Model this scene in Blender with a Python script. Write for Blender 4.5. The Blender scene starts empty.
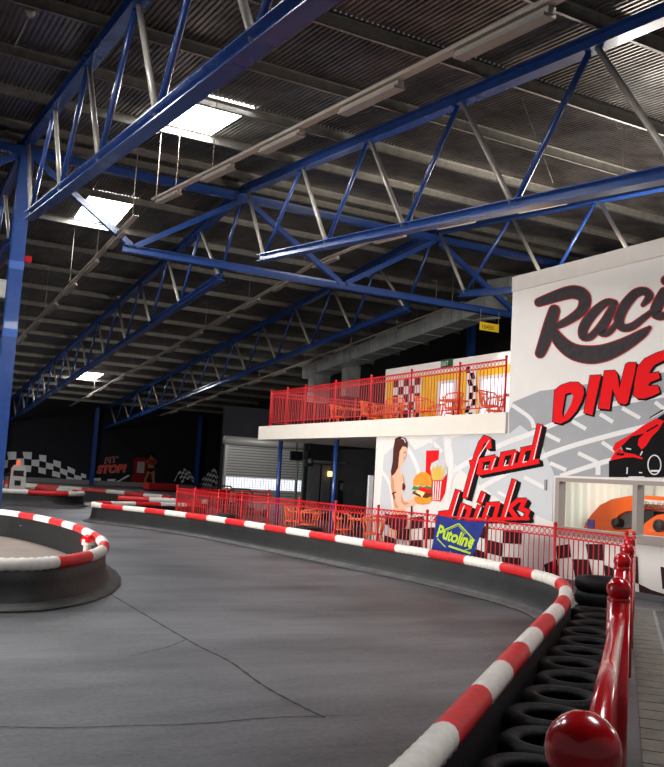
import bpy, bmesh, math, random
from mathutils import Vector, Matrix
from mathutils.geometry import tessellate_polygon
random.seed(7)
S = bpy.context.scene
COL = S.collection
PI = math.pi
# ------------------------------------------------------------------ survey of the place
# world: +Y runs down the hall, +X to the diner side, Z up, metres. Camera eye at 1.65 m.
FOC, CX, CY, EYE = 885.0, 332.0, 383.5, 1.65
def _cam(u, v): return Vector((u - CX, -(v - CY), -FOC))
_y = _cam(-143, 450).normalized()
_x = _cam(2000, 573); _x = (_x - _y * _x.dot(_y)).normalized()
_z = _x.cross(_y)
ROT = Matrix((_x, _y, _z))
def ray(u, v): return ROT @ _cam(u, v)
def on_x(u, v, x): d = ray(u, v); t = x / d.x; return Vector((x, d.y * t, EYE + d.z * t))
def on_y(u, v, y): d = ray(u, v); t = y / d.y; return Vector((d.x * t, y, EYE + d.z * t))
def on_z(u, v, z=0.0): d = ray(u, v); t = (z - EYE) / d.z; return Vector((d.x * t, d.y * t, z))

# ------------------------------------------------------------------ materials
def srgb(c):
    f = lambda v: v / 12.92 if v <= 0.04045 else ((v + 0.055) / 1.055) ** 2.4
    return tuple(f(v / 255.0) for v in c) + (1.0,)
MATS = {}
def mat(name, rgb, rough=0.6, metal=0.0, spec=0.5, noise=0.0, nscale=8.0, bump=0.0, bscale=40.0, emit=None, estr=0.0, coat=0.0):
    if name in MATS: return MATS[name]
    if name.startswith('mural_') or name.startswith('back_wall_'): spec = 0.12; rough = 0.85
    m = bpy.data.materials.new(name); m.use_nodes = True
    nt = m.node_tree; b = nt.nodes['Principled BSDF']
    col = srgb(rgb)
    b.inputs['Base Color'].default_value = col
    b.inputs['Roughness'].default_value = rough
    b.inputs['Metallic'].default_value = metal
    b.inputs['Specular IOR Level'].default_value = spec
    if coat: b.inputs['Coat Weight'].default_value = coat
    tc = nt.nodes.new('ShaderNodeTexCoord')
    if noise > 0:
        n = nt.nodes.new('ShaderNodeTexNoise'); n.inputs['Scale'].default_value = nscale; n.inputs['Detail'].default_value = 6
        n.inputs['Roughness'].default_value = 0.65
        r = nt.nodes.new('ShaderNodeValToRGB')
        r.color_ramp.elements[0].position = 0.3; r.color_ramp.elements[1].position = 0.7
        r.color_ramp.elements[0].color = tuple(max(0, c * (1 - noise)) for c in col[:3]) + (1,)
        r.color_ramp.elements[1].color = tuple(min(1, c * (1 + noise)) for c in col[:3]) + (1,)
        nt.links.new(tc.outputs['Object'], n.inputs['Vector'])
        nt.links.new(n.outputs['Fac'], r.inputs['Fac'])
        nt.links.new(r.outputs['Color'], b.inputs['Base Color'])
    if bump > 0:
        n2 = nt.nodes.new('ShaderNodeTexNoise'); n2.inputs['Scale'].default_value = bscale; n2.inputs['Detail'].default_value = 4
        bp = nt.nodes.new('ShaderNodeBump'); bp.inputs['Strength'].default_value = bump; bp.inputs['Distance'].default_value = 0.02
        nt.links.new(tc.outputs['Object'], n2.inputs['Vector'])
        nt.links.new(n2.outputs['Fac'], bp.inputs['Height'])
        nt.links.new(bp.outputs['Normal'], b.inputs['Normal'])
    if emit:
        b.inputs['Emission Color'].default_value = srgb(emit); b.inputs['Emission Strength'].default_value = estr
    MATS[name] = m; return m

BLUE = mat('blue_steel_paint', (32, 64, 126), 0.27, 0, 0.7, 0.18, 3.0, coat=0.2)
PALE = mat('pale_grey_diagonal', (168, 160, 150), 0.35, 0.2, 0.6, 0.12, 4.0)  # paler grey given to every other truss diagonal
GALV = mat('galvanised_steel', (142, 138, 130), 0.4, 0.6, 0.5, 0.25, 5.0)
DECK = mat('corrugated_deck_steel', (112, 105, 100), 0.3, 0.8, 0.5, 0.5, 1.3)
SKY = mat('skylight_sheet', (240, 240, 240), 0.5, emit=(250, 252, 255), estr=26.0)
TRAYM = mat('beige_tray_paint', (170, 157, 143), 0.45, 0, 0.5, 0.1, 6)
BLACKWALL = mat('near_black_wall_paint', (17, 18, 24), 0.8, 0, 0.3, 0.35, 2.0)
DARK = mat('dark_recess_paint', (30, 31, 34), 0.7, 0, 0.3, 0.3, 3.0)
WHITEWALL = mat('white_wall_paint', (222, 216, 210), 0.7, 0, 0.3, 0.03, 2.0, 0.05, 60)
COPING = mat('coping_paint', (212, 203, 195), 0.7, 0, 0.3, 0.04, 3.0)
SLABM = mat('slab_edge_paint', (224, 215, 203), 0.6, 0, 0.3, 0.03, 3.0)
YELLOW = mat('yellow_wall_paint', (240, 182, 30), 0.6)
REDP = mat('red_gloss_paint', (208, 12, 22), 0.2, 0, 0.6, coat=0.5)
REDRAIL = mat('red_rail_paint', (196, 16, 26), 0.4)
REDSL = mat('red_barrier_plastic', (205, 30, 34), 0.5, 0, 0.5, 0.16, 12)
WHSL = mat('white_barrier_plastic', (222, 216, 206), 0.55, 0, 0.5, 0.12, 12)
RUBBER = mat('black_rubber', (10, 10, 11), 0.62, 0, 0.3, 0.4, 6.0, 0.25, 30)
SKIRT = mat('dusty_rubber_skirt', (27, 27, 27), 0.55, 0, 0.45, 0.5, 2.5, 0.3, 25)
LIP = mat('dusty_rubber_lip', (70, 68, 66), 0.62, 0, 0.45, 0.45, 3.5, 0.3, 25)
ORANGE = mat('orange_chair_plastic', (236, 98, 28), 0.45)
PGREY = mat('mural_grey', (158, 158, 160), 0.7, noise=0.04, nscale=3)
PLGREY = mat('mural_pale_grey', (196, 196, 198), 0.7)
PWHITE = mat('mural_white', (222, 218, 216), 0.7)
PRED = mat('mural_red', (222, 26, 30), 0.6)
PRED2 = mat('mural_dull_red', (170, 40, 42), 0.6)
PBLK = mat('mural_black', (20, 17, 19), 0.6)
PCHAR = mat('mural_charcoal', (60, 55, 57), 0.65, noise=0.25, nscale=9)
PSKIN = mat('mural_skin', (232, 178, 148), 0.7)
PSKIN2 = mat('mural_skin_shade', (206, 142, 112), 0.7)
PHAIR = mat('mural_hair', (78, 42, 34), 0.7, noise=0.3, nscale=20)
PBUN = mat('mural_bun', (226, 146, 50), 0.7, noise=0.15, nscale=8)
PMEAT = mat('mural_meat', (96, 56, 30), 0.7)
PGREEN = mat('mural_green', (76, 130, 50), 0.7)
PCHEESE = mat('mural_cream', (240, 216, 150), 0.7)
PFRY = mat('mural_fries', (214, 178, 84), 0.7)
PMAROON = mat('mural_maroon', (98, 34, 38), 0.7)
FRAMEM = mat('window_frame_taupe', (150, 138, 132), 0.5)
FABRIC = mat('banner_blue', (34, 48, 122), 0.7, 0, 0.2, 0.2, 6)
LIME = mat('banner_lime', (176, 204, 44), 0.7)
KART = mat('ride_orange', (240, 100, 16), 0.35, 0, 0.5)
STEELG = mat('grey_shutter', (150, 148, 144), 0.5, 0.3, 0.5)
TRANSL = mat('shutter_vision_strip', (240, 240, 245), 0.5, emit=(235, 238, 248), estr=0.9)
WINLIT = mat('daylit_window', (240, 244, 248), 0.5, emit=(225, 235, 255), estr=0.55)
CONC = mat('infield_concrete', (132, 120, 110), 0.75, 0, 0.3, 0.18, 1.5, 0.1, 30)
TILE = mat('pale_paving', (112, 105, 96), 0.7, 0, 0.3, 0.3, 5, 0.2, 30)
DUCTM = mat('duct_sheet', (176, 178, 174), 0.36, 0.5, 0.5, 0.25, 2.2)
CURTAIN = mat('white_curtain', (216, 222, 212), 0.8)
GREYP = mat('grey_panel', (92, 92, 94), 0.6, noise=0.15)
SIGNY = mat('yellow_sign', (250, 205, 20), 0.5)
SIGNG = mat('green_exit_sign', (16, 70, 42), 0.5)
BLK = mat('matt_black', (14, 14, 15), 0.5)
CHROME = mat('bright_steel', (170, 172, 176), 0.25, 0.9)
LAMPW = mat('lit_tube', (250, 250, 250), 0.5, emit=(250, 248, 240), estr=0.8)
WARM = mat('lit_wall_lamp', (250, 220, 150), 0.5, emit=(250, 215, 140), estr=1.3)
BEACON = mat('lit_orange_beacon', (240, 80, 20), 0.4, emit=(250, 80, 20), estr=1.2)

def glass_mat():
    m = bpy.data.materials.new('window_glass'); m.use_nodes = True
    nt = m.node_tree
    for n in list(nt.nodes):
        if n.type != 'OUTPUT_MATERIAL': nt.nodes.remove(n)
    out = [n for n in nt.nodes if n.type == 'OUTPUT_MATERIAL'][0]
    t = nt.nodes.new('ShaderNodeBsdfTransparent'); g = nt.nodes.new('ShaderNodeBsdfGlossy'); g.inputs['Roughness'].default_value = 0.02
    mx = nt.nodes.new('ShaderNodeMixShader')
    mx.inputs[0].default_value = 0.06; nt.links.new(t.outputs[0], mx.inputs[1]); nt.links.new(g.outputs[0], mx.inputs[2])
    nt.links.new(mx.outputs[0], out.inputs['Surface'])
    return m
GLASS = glass_mat()

def floor_mat():
    m = bpy.data.materials.new('worn_asphalt'); m.use_nodes = True
    nt = m.node_tree; b = nt.nodes['Principled BSDF']; L = nt.links
    tc = nt.nodes.new('ShaderNodeTexCoord')
    big = nt.nodes.new('ShaderNodeTexNoise'); big.inputs['Scale'].default_value = 0.35; big.inputs['Detail'].default_value = 5
    fine = nt.nodes.new('ShaderNodeTexNoise'); fine.inputs['Scale'].default_value = 22; fine.inputs['Detail'].default_value = 8; fine.inputs['Roughness'].default_value = 0.8
    mp = nt.nodes.new('ShaderNodeMapping'); mp.inputs['Rotation'].default_value = (0, 0, 0.75); mp.inputs['Scale'].default_value = (0.35, 1.7, 1)
    st = nt.nodes.new('ShaderNodeTexNoise'); st.inputs['Scale'].default_value = 0.7; st.inputs['Detail'].default_value = 7; st.inputs['Roughness'].default_value = 0.7
    L.new(tc.outputs['Object'], big.inputs['Vector']); L.new(tc.outputs['Object'], fine.inputs['Vector'])
    L.new(tc.outputs['Object'], mp.inputs['Vector']); L.new(mp.outputs['Vector'], st.inputs['Vector'])
    a1 = nt.nodes.new('ShaderNodeMath'); a1.operation = 'MULTIPLY_ADD'; a1.inputs[1].default_value = 0.45
    L.new(big.outputs['Fac'], a1.inputs[0])
    a2 = nt.nodes.new('ShaderNodeMath'); a2.operation = 'MULTIPLY'; a2.inputs[1].default_value = 0.40
    L.new(st.outputs['Fac'], a2.inputs[0]); L.new(a2.outputs[0], a1.inputs[2])
    a3 = nt.nodes.new('ShaderNodeMath'); a3.operation = 'MULTIPLY_ADD'; a3.inputs[1].default_value = 0.34
    L.new(fine.outputs['Fac'], a3.inputs[0]); L.new(a1.outputs[0], a3.inputs[2])
    r = nt.nodes.new('ShaderNodeValToRGB'); e = r.color_ramp.elements
    e[0].position = 0.49; e[0].color = srgb((44, 43, 46)); e[1].position = 0.72; e[1].color = srgb((124, 122, 125))
    L.new(a3.outputs[0], r.inputs['Fac']); L.new(r.outputs['Color'], b.inputs['Base Color'])
    b.inputs['Roughness'].default_value = 0.44
    bp = nt.nodes.new('ShaderNodeBump'); bp.inputs['Strength'].default_value = 0.5; bp.inputs['Distance'].default_value = 0.01
    L.new(fine.outputs['Fac'], bp.inputs['Height']); L.new(bp.outputs['Normal'], b.inputs['Normal'])
    return m
ASPH = floor_mat()

# ------------------------------------------------------------------ mesh builder
class MB:
    def __init__(s): s.v = []; s.f = []; s.m = []; s.smooth = []
    def add(s, vs, fs, mi=0, sm=False):
        o = len(s.v); s.v += [Vector(p) for p in vs]
        for f in fs: s.f.append(tuple(i + o for i in f)); s.m.append(mi); s.smooth.append(sm)
    def box(s, a, b, mi=0):
        x0, y0, z0 = a; x1, y1, z1 = b
        s.add([(x0,y0,z0),(x1,y0,z0),(x1,y1,z0),(x0,y1,z0),(x0,y0,z1),(x1,y0,z1),(x1,y1,z1),(x0,y1,z1)],
              [(0,3,2,1),(4,5,6,7),(0,1,5,4),(1,2,6,5),(2,3,7,6),(3,0,4,7)], mi); return s
    def beam(s, p, q, w, h, mi=0, up=(0, 0, 1)):
        p = Vector(p); q = Vector(q); d = (q - p).normalized(); u = Vector(up)
        if abs(d.dot(u)) > 0.999: u = Vector((0, 1, 0))
        r = d.cross(u).normalized(); u = r.cross(d).normalized()
        c = [-r*w/2 - u*h/2, r*w/2 - u*h/2, r*w/2 + u*h/2, -r*w/2 + u*h/2]
        s.add([p+k for k in c] + [q+k for k in c], [(0,1,2,3),(7,6,5,4),(0,4,5,1),(1,5,6,2),(2,6,7,3),(3,7,4,0)], mi); return s
    def ibeam(s, p, q, w, h, t=0.02, side=False):
        # rolled H section: two flanges and a web
        p = Vector(p); q = Vector(q); d = (q - p).normalized(); r = d.cross(Vector((0, 0, 1))).normalized(); u = r.cross(d).normalized()
        s.beam(p + u*(h-t)/2, q + u*(h-t)/2, w, t); s.beam(p - u*(h-t)/2, q - u*(h-t)/2, w, t); s.beam(p, q, t, h - 2*t)
        return s
    def tube(s, pts, r, seg=8, mi=0, closed=False, sm=True, caps=True):
        pts = [Vector(p) for p in pts]; n = len(pts); rs = r if isinstance(r, (list, tuple)) else [r]*n
        rings = []
        for i, p in enumerate(pts):
            if closed: d = pts[(i+1) % n] - pts[i-1]
            else: d = pts[min(i+1, n-1)] - pts[max(i-1, 0)]
            d.normalize(); u = Vector((0, 0, 1))
            if abs(d.dot(u)) > 0.98: u = Vector((0, 1, 0))
            a = d.cross(u).normalized(); b = a.cross(d).normalized()
            rings.append([p + a*math.cos(2*PI*k/seg)*rs[i] + b*math.sin(2*PI*k/seg)*rs[i] for k in range(seg)])
        o = len(s.v)
        for g in rings: s.v += g
        m = n if closed else n-1
        for i in range(m):
            j = (i+1) % n
            mm = mi(i) if callable(mi) else mi
            for k in range(seg):
                k2 = (k+1) % seg
                s.f.append((o+i*seg+k, o+j*seg+k, o+j*seg+k2, o+i*seg+k2)); s.m.append(mm); s.smooth.append(sm)
        if caps and not closed:
            mm = mi(0) if callable(mi) else mi
            s.f.append(tuple(o+k for k in range(seg))); s.m.append(mm); s.smooth.append(False)
            mm = mi(n-2) if callable(mi) else mi
            s.f.append(tuple(o+(n-1)*seg+k for k in reversed(range(seg)))); s.m.append(mm); s.smooth.append(False)
        return s
    def lathe(s, c, prof, seg=20, mi=0, sm=True, axis='z', rad=1.0):
        c = Vector(c); o = len(s.v); n = len(prof)
        for r, h in prof:
            for k in range(seg):
                a = 2*PI*k/seg
                if axis == 'z': s.v.append(c + Vector((r*math.cos(a), r*math.sin(a), h)))
                elif axis == 'x': s.v.append(c + Vector((h, r*math.cos(a), r*math.sin(a))))
                else: s.v.append(c + Vector((r*math.cos(a), h, r*math.sin(a))))
        for i in range(n-1):
            for k in range(seg):
                k2 = (k+1) % seg
                s.f.append((o+i*seg+k, o+i*seg+k2, o+(i+1)*seg+k2, o+(i+1)*seg+k)); s.m.append(mi); s.smooth.append(sm)
        return s
    def prism(s, poly, dirv, mi=0, mi_side=None):
        poly = [Vector(p) for p in poly]; n = len(poly); dirv = Vector(dirv)
        tris = tessellate_polygon([poly])
        s.add(poly + [p + dirv for p in poly], [tuple(t) for t in tris] + [tuple(i+n for i in reversed(t)) for t in tris], mi)
        s.add(poly + [p + dirv for p in poly], [(i, (i+1) % n, (i+1) % n + n, i+n) for i in range(n)], mi if mi_side is None else mi_side)
        return s
    def build(s, name, mats, parent=None, recalc=True, base=None):
        me = bpy.data.meshes.new(name)
        off = Vector((0, 0, 0)); p = parent
        while p is not None: off += Vector(p.location); p = p.parent
        if base is not None: off = off + Vector(base)
        me.from_pydata([tuple(v - off) for v in s.v], [], s.f)
        for i, p_ in enumerate(me.polygons): p_.material_index = s.m[i]; p_.use_smooth = s.smooth[i]
        if not isinstance(mats, (list, tuple)): mats = [mats]
        for m in mats: me.materials.append(m)
        if recalc:
            bm = bmesh.new(); bm.from_mesh(me); bmesh.ops.recalc_face_normals(bm, faces=bm.faces); bm.to_mesh(me); bm.free()
        me.update()
        o = bpy.data.objects.new(name, me); COL.objects.link(o)
        if base is not None: o.location = Vector(base)
        if parent is not None: o.parent = parent
        return o
def tag(o, label=None, cat=None, group=None, kind=None):
    if label: o['label'] = label
    if cat: o['category'] = cat
    if group: o['group'] = group
    if kind: o['kind'] = kind
    return o
def thing(name, loc, label, cat, group=None):
    o = bpy.data.objects.new(name, None); COL.objects.link(o); o.location = loc; o.empty_display_size = 0.2
    return tag(o, label, cat, group)
def struct(o): o['kind'] = 'structure'; return o
def copy_tree(o, parent=None):
    c = o.copy(); COL.objects.link(c); c.parent = parent
    for ch in list(o.children): copy_tree(ch, c)
    return c
def text_polys(txt, size, shear=0.0, extr=0.0, bold=0.0):
    cu = bpy.data.curves.new('lettering_source', 'FONT'); cu.body = txt; cu.size = size; cu.shear = shear; cu.offset = bold; cu.resolution_u = 3
    ob = bpy.data.objects.new('lettering_source', cu); COL.objects.link(ob)
    bpy.context.view_layer.update()
    me = bpy.data.meshes.new_from_object(ob)
    vs = [v.co.copy() for v in me.vertices]; fs = [tuple(p.vertices) for p in me.polygons]
    bpy.data.objects.remove(ob); bpy.data.curves.remove(cu); bpy.data.meshes.remove(me)
    return vs, fs

# ------------------------------------------------------------------ roof
XA, XB, XC, XD = 3.3, 9.8, 17.0, 24.2
YR = 25.0; YF = 70.0; YN = -5.0; XL, XRR = -8.0, 27.0
def ztop(y): return 10.48 - 0.103*(YR-y) if y < YR else 10.48 - 0.097*(y-YR)
PUR_H = 0.2
def zdeck(y): return ztop(y) + PUR_H + 0.005
fl = MB(); fl.box((XL-4, -8, -0.15), (XRR, YF+0.3, 0.0)); floor = struct(fl.build('floor', ASPH))
bw = MB(); bw.box((XL, YF, 0), (XRR, YF+0.25, 7.2)); back = struct(bw.build('wall_back', BLACKWALL))
rw = MB(); rw.box((XRR-0.25, 16, 0), (XRR, YF, 11)); struct(rw.build('wall_far_right', BLACKWALL))
lw = MB(); lw.box((XL-0.25, 24, 0), (XL, YF+0.25, 11)); struct(lw.build('wall_left', BLACKWALL))

sky_rects = [  # x0,x1,y0,y1
 (5.55, 7.3, 18.35, 21.3), (5.85, 7.3, 28.2, 31.0), (12.0, 13.7, 57.2, 60.0),
 (-0.6, 0.8, 9.9, 12.6), (-0.6, 0.8, 18.5, 21.25), (-0.6, 0.8, 28.25, 31.0),  # unseen skylights from this row on, added to light the hall
 (5.7, 7.1, 1.3, 4.1)]
def deck_patch(mb, x0, x1, y0, y1, pitch=0.105):
    n = max(1, int(round((x1-x0)/pitch))); p = (x1-x0)/n; xs = []
    for i in range(n):
        b = x0 + i*p
        xs += [(b, 0), (b+p*0.34, 0), (b+p*0.5, 0.032), (b+p*0.84, 0.032)]
    xs.append((x1, 0))
    vs = []; 
    for x, h in xs: vs += [(x, y0, zdeck(y0)+h), (x, y1, zdeck(y1)+h)]
    mb.add(vs, [(2*i, 2*i+2, 2*i+3, 2*i+1) for i in range(len(xs)-1)])
dk = MB()
ys = sorted(set([YN, YR, YF] + [r[2] for r in sky_rects] + [r[3] for r in sky_rects]))
ys = [y for y in ys if YN <= y <= YF]
for y0, y1 in zip(ys[:-1], ys[1:]):
    cuts = sorted((r[0], r[1]) for r in sky_rects if r[2] <= y0+1e-6 and r[3] >= y1-1e-6)
    x = XL
    for a, b in cuts: deck_patch(dk, x, a, y0, y1); x = b
    deck_patch(dk, x, XRR, y0, y1)
ceil = struct(dk.build('ceiling', DECK, recalc=False))
for i, (a, b, c, d) in enumerate(sky_rects):
    m = MB(); h = 0.05
    m.add([(a-.03, c-.02, zdeck(c)+h), (b+.03, c-.02, zdeck(c)+h), (b+.03, d+.02, zdeck(d)+h), (a-.03, d+.02, zdeck(d)+h),
           (a-.03, c-.02, zdeck(c)+h+.02), (b+.03, c-.02, zdeck(c)+h+.02), (b+.03, d+.02, zdeck(d)+h+.02), (a-.03, d+.02, zdeck(d)+h+.02)],
          [(0,3,2,1),(4,5,6,7),(0,1,5,4),(1,2,6,5),(2,3,7,6),(3,0,4,7)])
    o = struct(m.build('window_%d' % (i+10), SKY)); 
# purlins
pur_ys = [24.2 - 2.86*k for k in range(10)] + [25.35 + 2.86*k for k in range(16)]
for y in pur_ys:
    if y > YF - 0.1: continue
    z = ztop(y) + 0.003; m = MB(); t = 0.012
    m.box((XL, y, z), (XRR, y+t, z+PUR_H+.036)); m.box((XL, y, z), (XRR, y+0.075, z+t)); m.box((XL, y-0.07, z+PUR_H-t), (XRR, y, z+PUR_H)); m.box((XL, y+0.065, z), (XRR, y+0.075, z+0.025))
    o = m.build('purlin', GALV, base=(0, y, z))
    tag(o, 'grey galvanised purlin running across under the corrugated roof deck', 'purlin', 'purlins under the roof deck')
# main trusses
def zbot(y):
    d = abs(y-YR)
    return 7.86 - 0.112*(d-1.7) if y < YR else 7.86 - 0.079*(d-1.7)
def truss(x, label, wd=0.2, light=False):
    t = thing('roof_truss', (x, YR, 0), label, 'roof truss')
    tt = 0.24
    m = MB(); m.ibeam((x, YN, ztop(YN)-tt/2), (x, YR, ztop(YR)-tt/2), 0.25, tt, 0.018); m.build('top_chord', BLUE, t)
    m = MB(); m.ibeam((x, YR, ztop(YR)-tt/2), (x, YF-0.05, ztop(YF)-tt/2), 0.25, tt, 0.018); m.build('top_chord', BLUE, t)
    m = MB(); m.ibeam((x, YN, zbot(YN)), (x, YR-1.5, zbot(YR-1.5)), 0.25, 0.2, 0.018); m.build('bottom_chord', BLUE, t)
    m = MB(); m.ibeam((x, YR+1.6, zbot(YR+1.6)), (x, YF-0.05, zbot(YF)), 0.25, 0.2, 0.018); m.build('bottom_chord', BLUE, t)
    for s in (-1, 1):
        tn = [0.12] + [4.0+3.6*k for k in range(12)]; bn = [1.8] + [5.75+3.6*k for k in range(12)]
        lim = (YR-YN-0.2) if s < 0 else (YF-YR-0.3)
        for k in range(12):
            a, b, c = tn[k], bn[k], (tn[k+1] if k+1 < len(tn) else None)
            r = 0.055
            if b < lim:
                m = MB(); m.tube([(x, YR+s*(a+0.1), ztop(YR+s*a)-tt), (x, YR+s*(b-0.06), zbot(YR+s*b)+0.08)], r, 8); m.build('diagonal', PALE if s < 0 else BLUE, t)
            if c and c < lim:
                m = MB(); m.tube([(x, YR+s*(b+0.06), zbot(YR+s*b)+0.08), (x, YR+s*(c-0.1), ztop(YR+s*c)-tt)], r, 8); m.build('diagonal', BLUE if s < 0 else PALE, t)
    return t
truss(XA, 'blue steel roof truss over the left column, crossing the top left corner')
truss(XB, 'blue steel roof truss at mid hall, crossing above the white diner wall')
truss(XC, 'blue steel roof truss behind the middle truss, ending above the balcony rail')
# transverse truss on the column line
jt = thing('transverse_truss', (XB, YR, 0), 'bright blue W shaped cross truss spanning level between the roof trusses', 'truss')
JZ = 7.86
m = MB(); m.ibeam((XL, YR, 10.08), (XRR-0.3, YR, 10.08), 0.2, 0.24, 0.018); m.build('top_chord', BLUE, jt)
m = MB(); m.ibeam((6.15, YR, JZ), (XD-2.8, YR, JZ), 0.24, 0.22, 0.018); m.build('bottom_chord', BLUE, jt)
for a, b in ((XA+.15, 6.4), (XB-.1, 6.5), (XB+.1, 13.3), (XC-.1, 13.5), (XC+.1, 20.6)):
    m = MB(); m.beam((a, YR, 9.98), (b, YR, JZ+0.1), 0.16, 0.16); m.build('diagonal', BLUE, jt)
m = MB(); m.beam((XA-.15, YR, 9.98), (0.1, YR, JZ+0.1), 0.16, 0.16); m.build('diagonal', BLUE, jt)
m = MB(); m.ibeam((XL, YR, JZ), (0.2, YR, JZ), 0.24, 0.22, 0.018); m.build('bottom_chord', BLUE, jt)
# columns
def column(x, y, h, label, w=0.28, d=0.3):
    t = thing('steel_column', (x, y, 0), label, 'column')
    m = MB(); a = 0.022
    m.box((x-w/2, y-d/2, 0.03), (x+w/2, y-d/2+a, h)); m.box((x-w/2, y+d/2-a, 0.03), (x+w/2, y+d/2, h)); m.box((x-a/2, y-d/2+a, 0.03), (x+a/2, y+d/2-a, h))
    m.build('shaft', BLUE, t)
    m = MB(); m.box((x-w/2-.08, y-d/2-.08, 0), (x+w/2+.08, y+d/2+.08, 0.03)); m.build('base_plate', BLUE, t)
    return t
ca = column(XA, YR, 9.95, 'bright blue steel column at the left edge carrying the nearest truss', 0.36, 0.32)
m = MB()
for z in (6.75, 4.9):
    m.box((XA-.19, YR-.168, z), (XA+.19, YR-.158, z+.22))
m.build('pale_band', mat('pale_blue_band', (52, 88, 158), 0.5), ca)
column(XC-0.75, YF-0.3, 6.0, 'blue steel column on the black back wall left of the PIT STOP lettering')
column(24.75, YF-0.3, 6.0, 'blue steel column on the black back wall beside the right chequered flag')
column(XB-0.2, YF-0.3, 6.0, 'blue steel column on the back wall at the left frame edge, beside the chequered band')
column(25.0, 33.5, 9.5, 'blue steel column showing above the white wall behind the balcony')
# red light bar and white boxes at the left column
p = on_y(14, 257, YR+0.35)
t = thing('alarm_light_bar', p, 'red light bar fixed across the left blue column', 'light')
m = MB(); m.tube([(p.x-.75, p.y, p.z), (p.x+.42, p.y, p.z)], 0.03, 8); m.build('bar', BLK, t)
for dx in (-.62, .36):
    m = MB(); m.box((p.x+dx-.08, p.y-.09, p.z-.09), (p.x+dx+.1, p.y+.09, p.z+.07)); m.build('lamp', REDP, t)
m = MB(); m.box((p.x-.06, YR+.15, p.z-.03), (p.x+.06, p.y, p.z+.03)); m.build('bracket', BLK, t)
p = on_y(9, 289, YR+0.35)
t = thing('wall_speaker', p, 'white speaker box mounted behind the left blue column', 'speaker')
m = MB(); m.box((p.x-.3, p.y-.1, p.z-.26), (p.x+.24, p.y+.12, p.z+.16)); m.build('case', WHSL, t)
m = MB(); m.box((p.x-.34, p.y-.12, p.z+.16), (p.x+.28, p.y+.14, p.z+.22)); m.build('lid', WHSL, t)
m = MB(); m.box((p.x-.05, YR+.158, p.z-.05), (p.x+.05, p.y-.1, p.z+.05)); m.build('bracket', BLK, t)

# lighting trays with fluorescent battens
def tray(x, pts, lights, label, group, rods):
    t = thing('cable_tray', (x, pts[0][0], pts[0][1]), label, 'cable tray')
    for (ya, za), (yb, zb) in zip(pts[:-1], pts[1:]):
        m = MB(); m.beam((x, ya, za), (x, yb, zb), 0.13, 0.012); m.beam((x-.065, ya, za+.02), (x-.065, yb, zb+.02), 0.006, 0.055); m.beam((x+.065, ya, za+.02), (x+.065, yb, zb+.02), 0.006, 0.055)
        m.build('channel', TRAYM, t)
    def zt(y):
        for (ya, za), (yb, zb) in zip(pts[:-1], pts[1:]):
            if ya <= y <= yb: return za + (zb-za)*(y-ya)/(yb-ya)
        return pts[-1][1]
    for y in rods:
        m = MB(); m.tube([(x, y, zt(y)), (x, y, ztop(y)+.02)], 0.010, 6); m.tube([(x, y, ztop(y)+.03), (x-.12, y+.02, ztop(y)-.06), (x-.2, y+.03, ztop(y)+.02)], 0.012, 6); m.build('hanger_rod', TRAYM, t)
    for i, y in enumerate(lights):
        z0, z1 = zt(y)-.02, zt(y+1.7)-.02
        f = thing('fluorescent_batten', (x, y, z0), 'pale fluorescent batten ' + label_pos(i, len(lights)) + ' ' + group, 'light fitting', 'battens ' + group)
        m = MB(); m.beam((x+.03, y, z0-.035), (x+.03, y+1.7, z1-.035), 0.1, 0.075); m.build('housing', TRAYM, f)
        m = MB(); m.beam((x+.03, y+.03, z0-.085), (x+.03, y+1.67, z1-.085), 0.17, 0.04); m.build('diffuser', mat('dusty_diffuser', (150, 140, 130), .5), f)
def label_pos(i, n): return 'hung'
tray(6.0, [(-3, 5.7), (21.6, 8.37)], [3.5, 6.9, 9.9, 13.0, 16.2, 19.6],
     'pale cable tray hung from rods below the nearest bright skylight', 'along the near left cable tray', [3, 17.3, 19.8, 21.4])
tray(6.0, [(23.2, 8.36), (44.7, 6.86), (66, 5.4)], [24.4, 27.6, 30.7, 33.9, 37.2, 40.6, 44.0, 47.5, 51, 54.5, 58],
     'pale cable tray sloping away down the left side past the second skylight', 'along the far left cable tray', [23.6, 27.6, 31.5, 36, 41, 47, 53, 59])
tray(13.4, [(-3, 6.3), (22.5, 9.0), (27.3, 8.99), (44.7, 7.47), (66, 5.72)], [8, 11.3, 14.7, 18.1, 21.4, 25.5, 28.9, 32, 35.2, 38.5, 41.8, 45, 48.5, 52, 55.5, 59],
     'pale cable tray running behind the middle truss down the hall', 'along the middle cable tray', [13, 21, 28, 33, 38, 44, 50, 56.5, 59])
tray(20.5, [(28, 8.8), (42.8, 7.57), (67, 5.62)], [29, 33, 37, 41, 44.5, 48, 51.5, 55, 59, 63],
     'dim cable tray under the lowest truss chord above the shutter', 'along the right cable tray', [30, 36, 42, 48, 54, 60])
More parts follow.
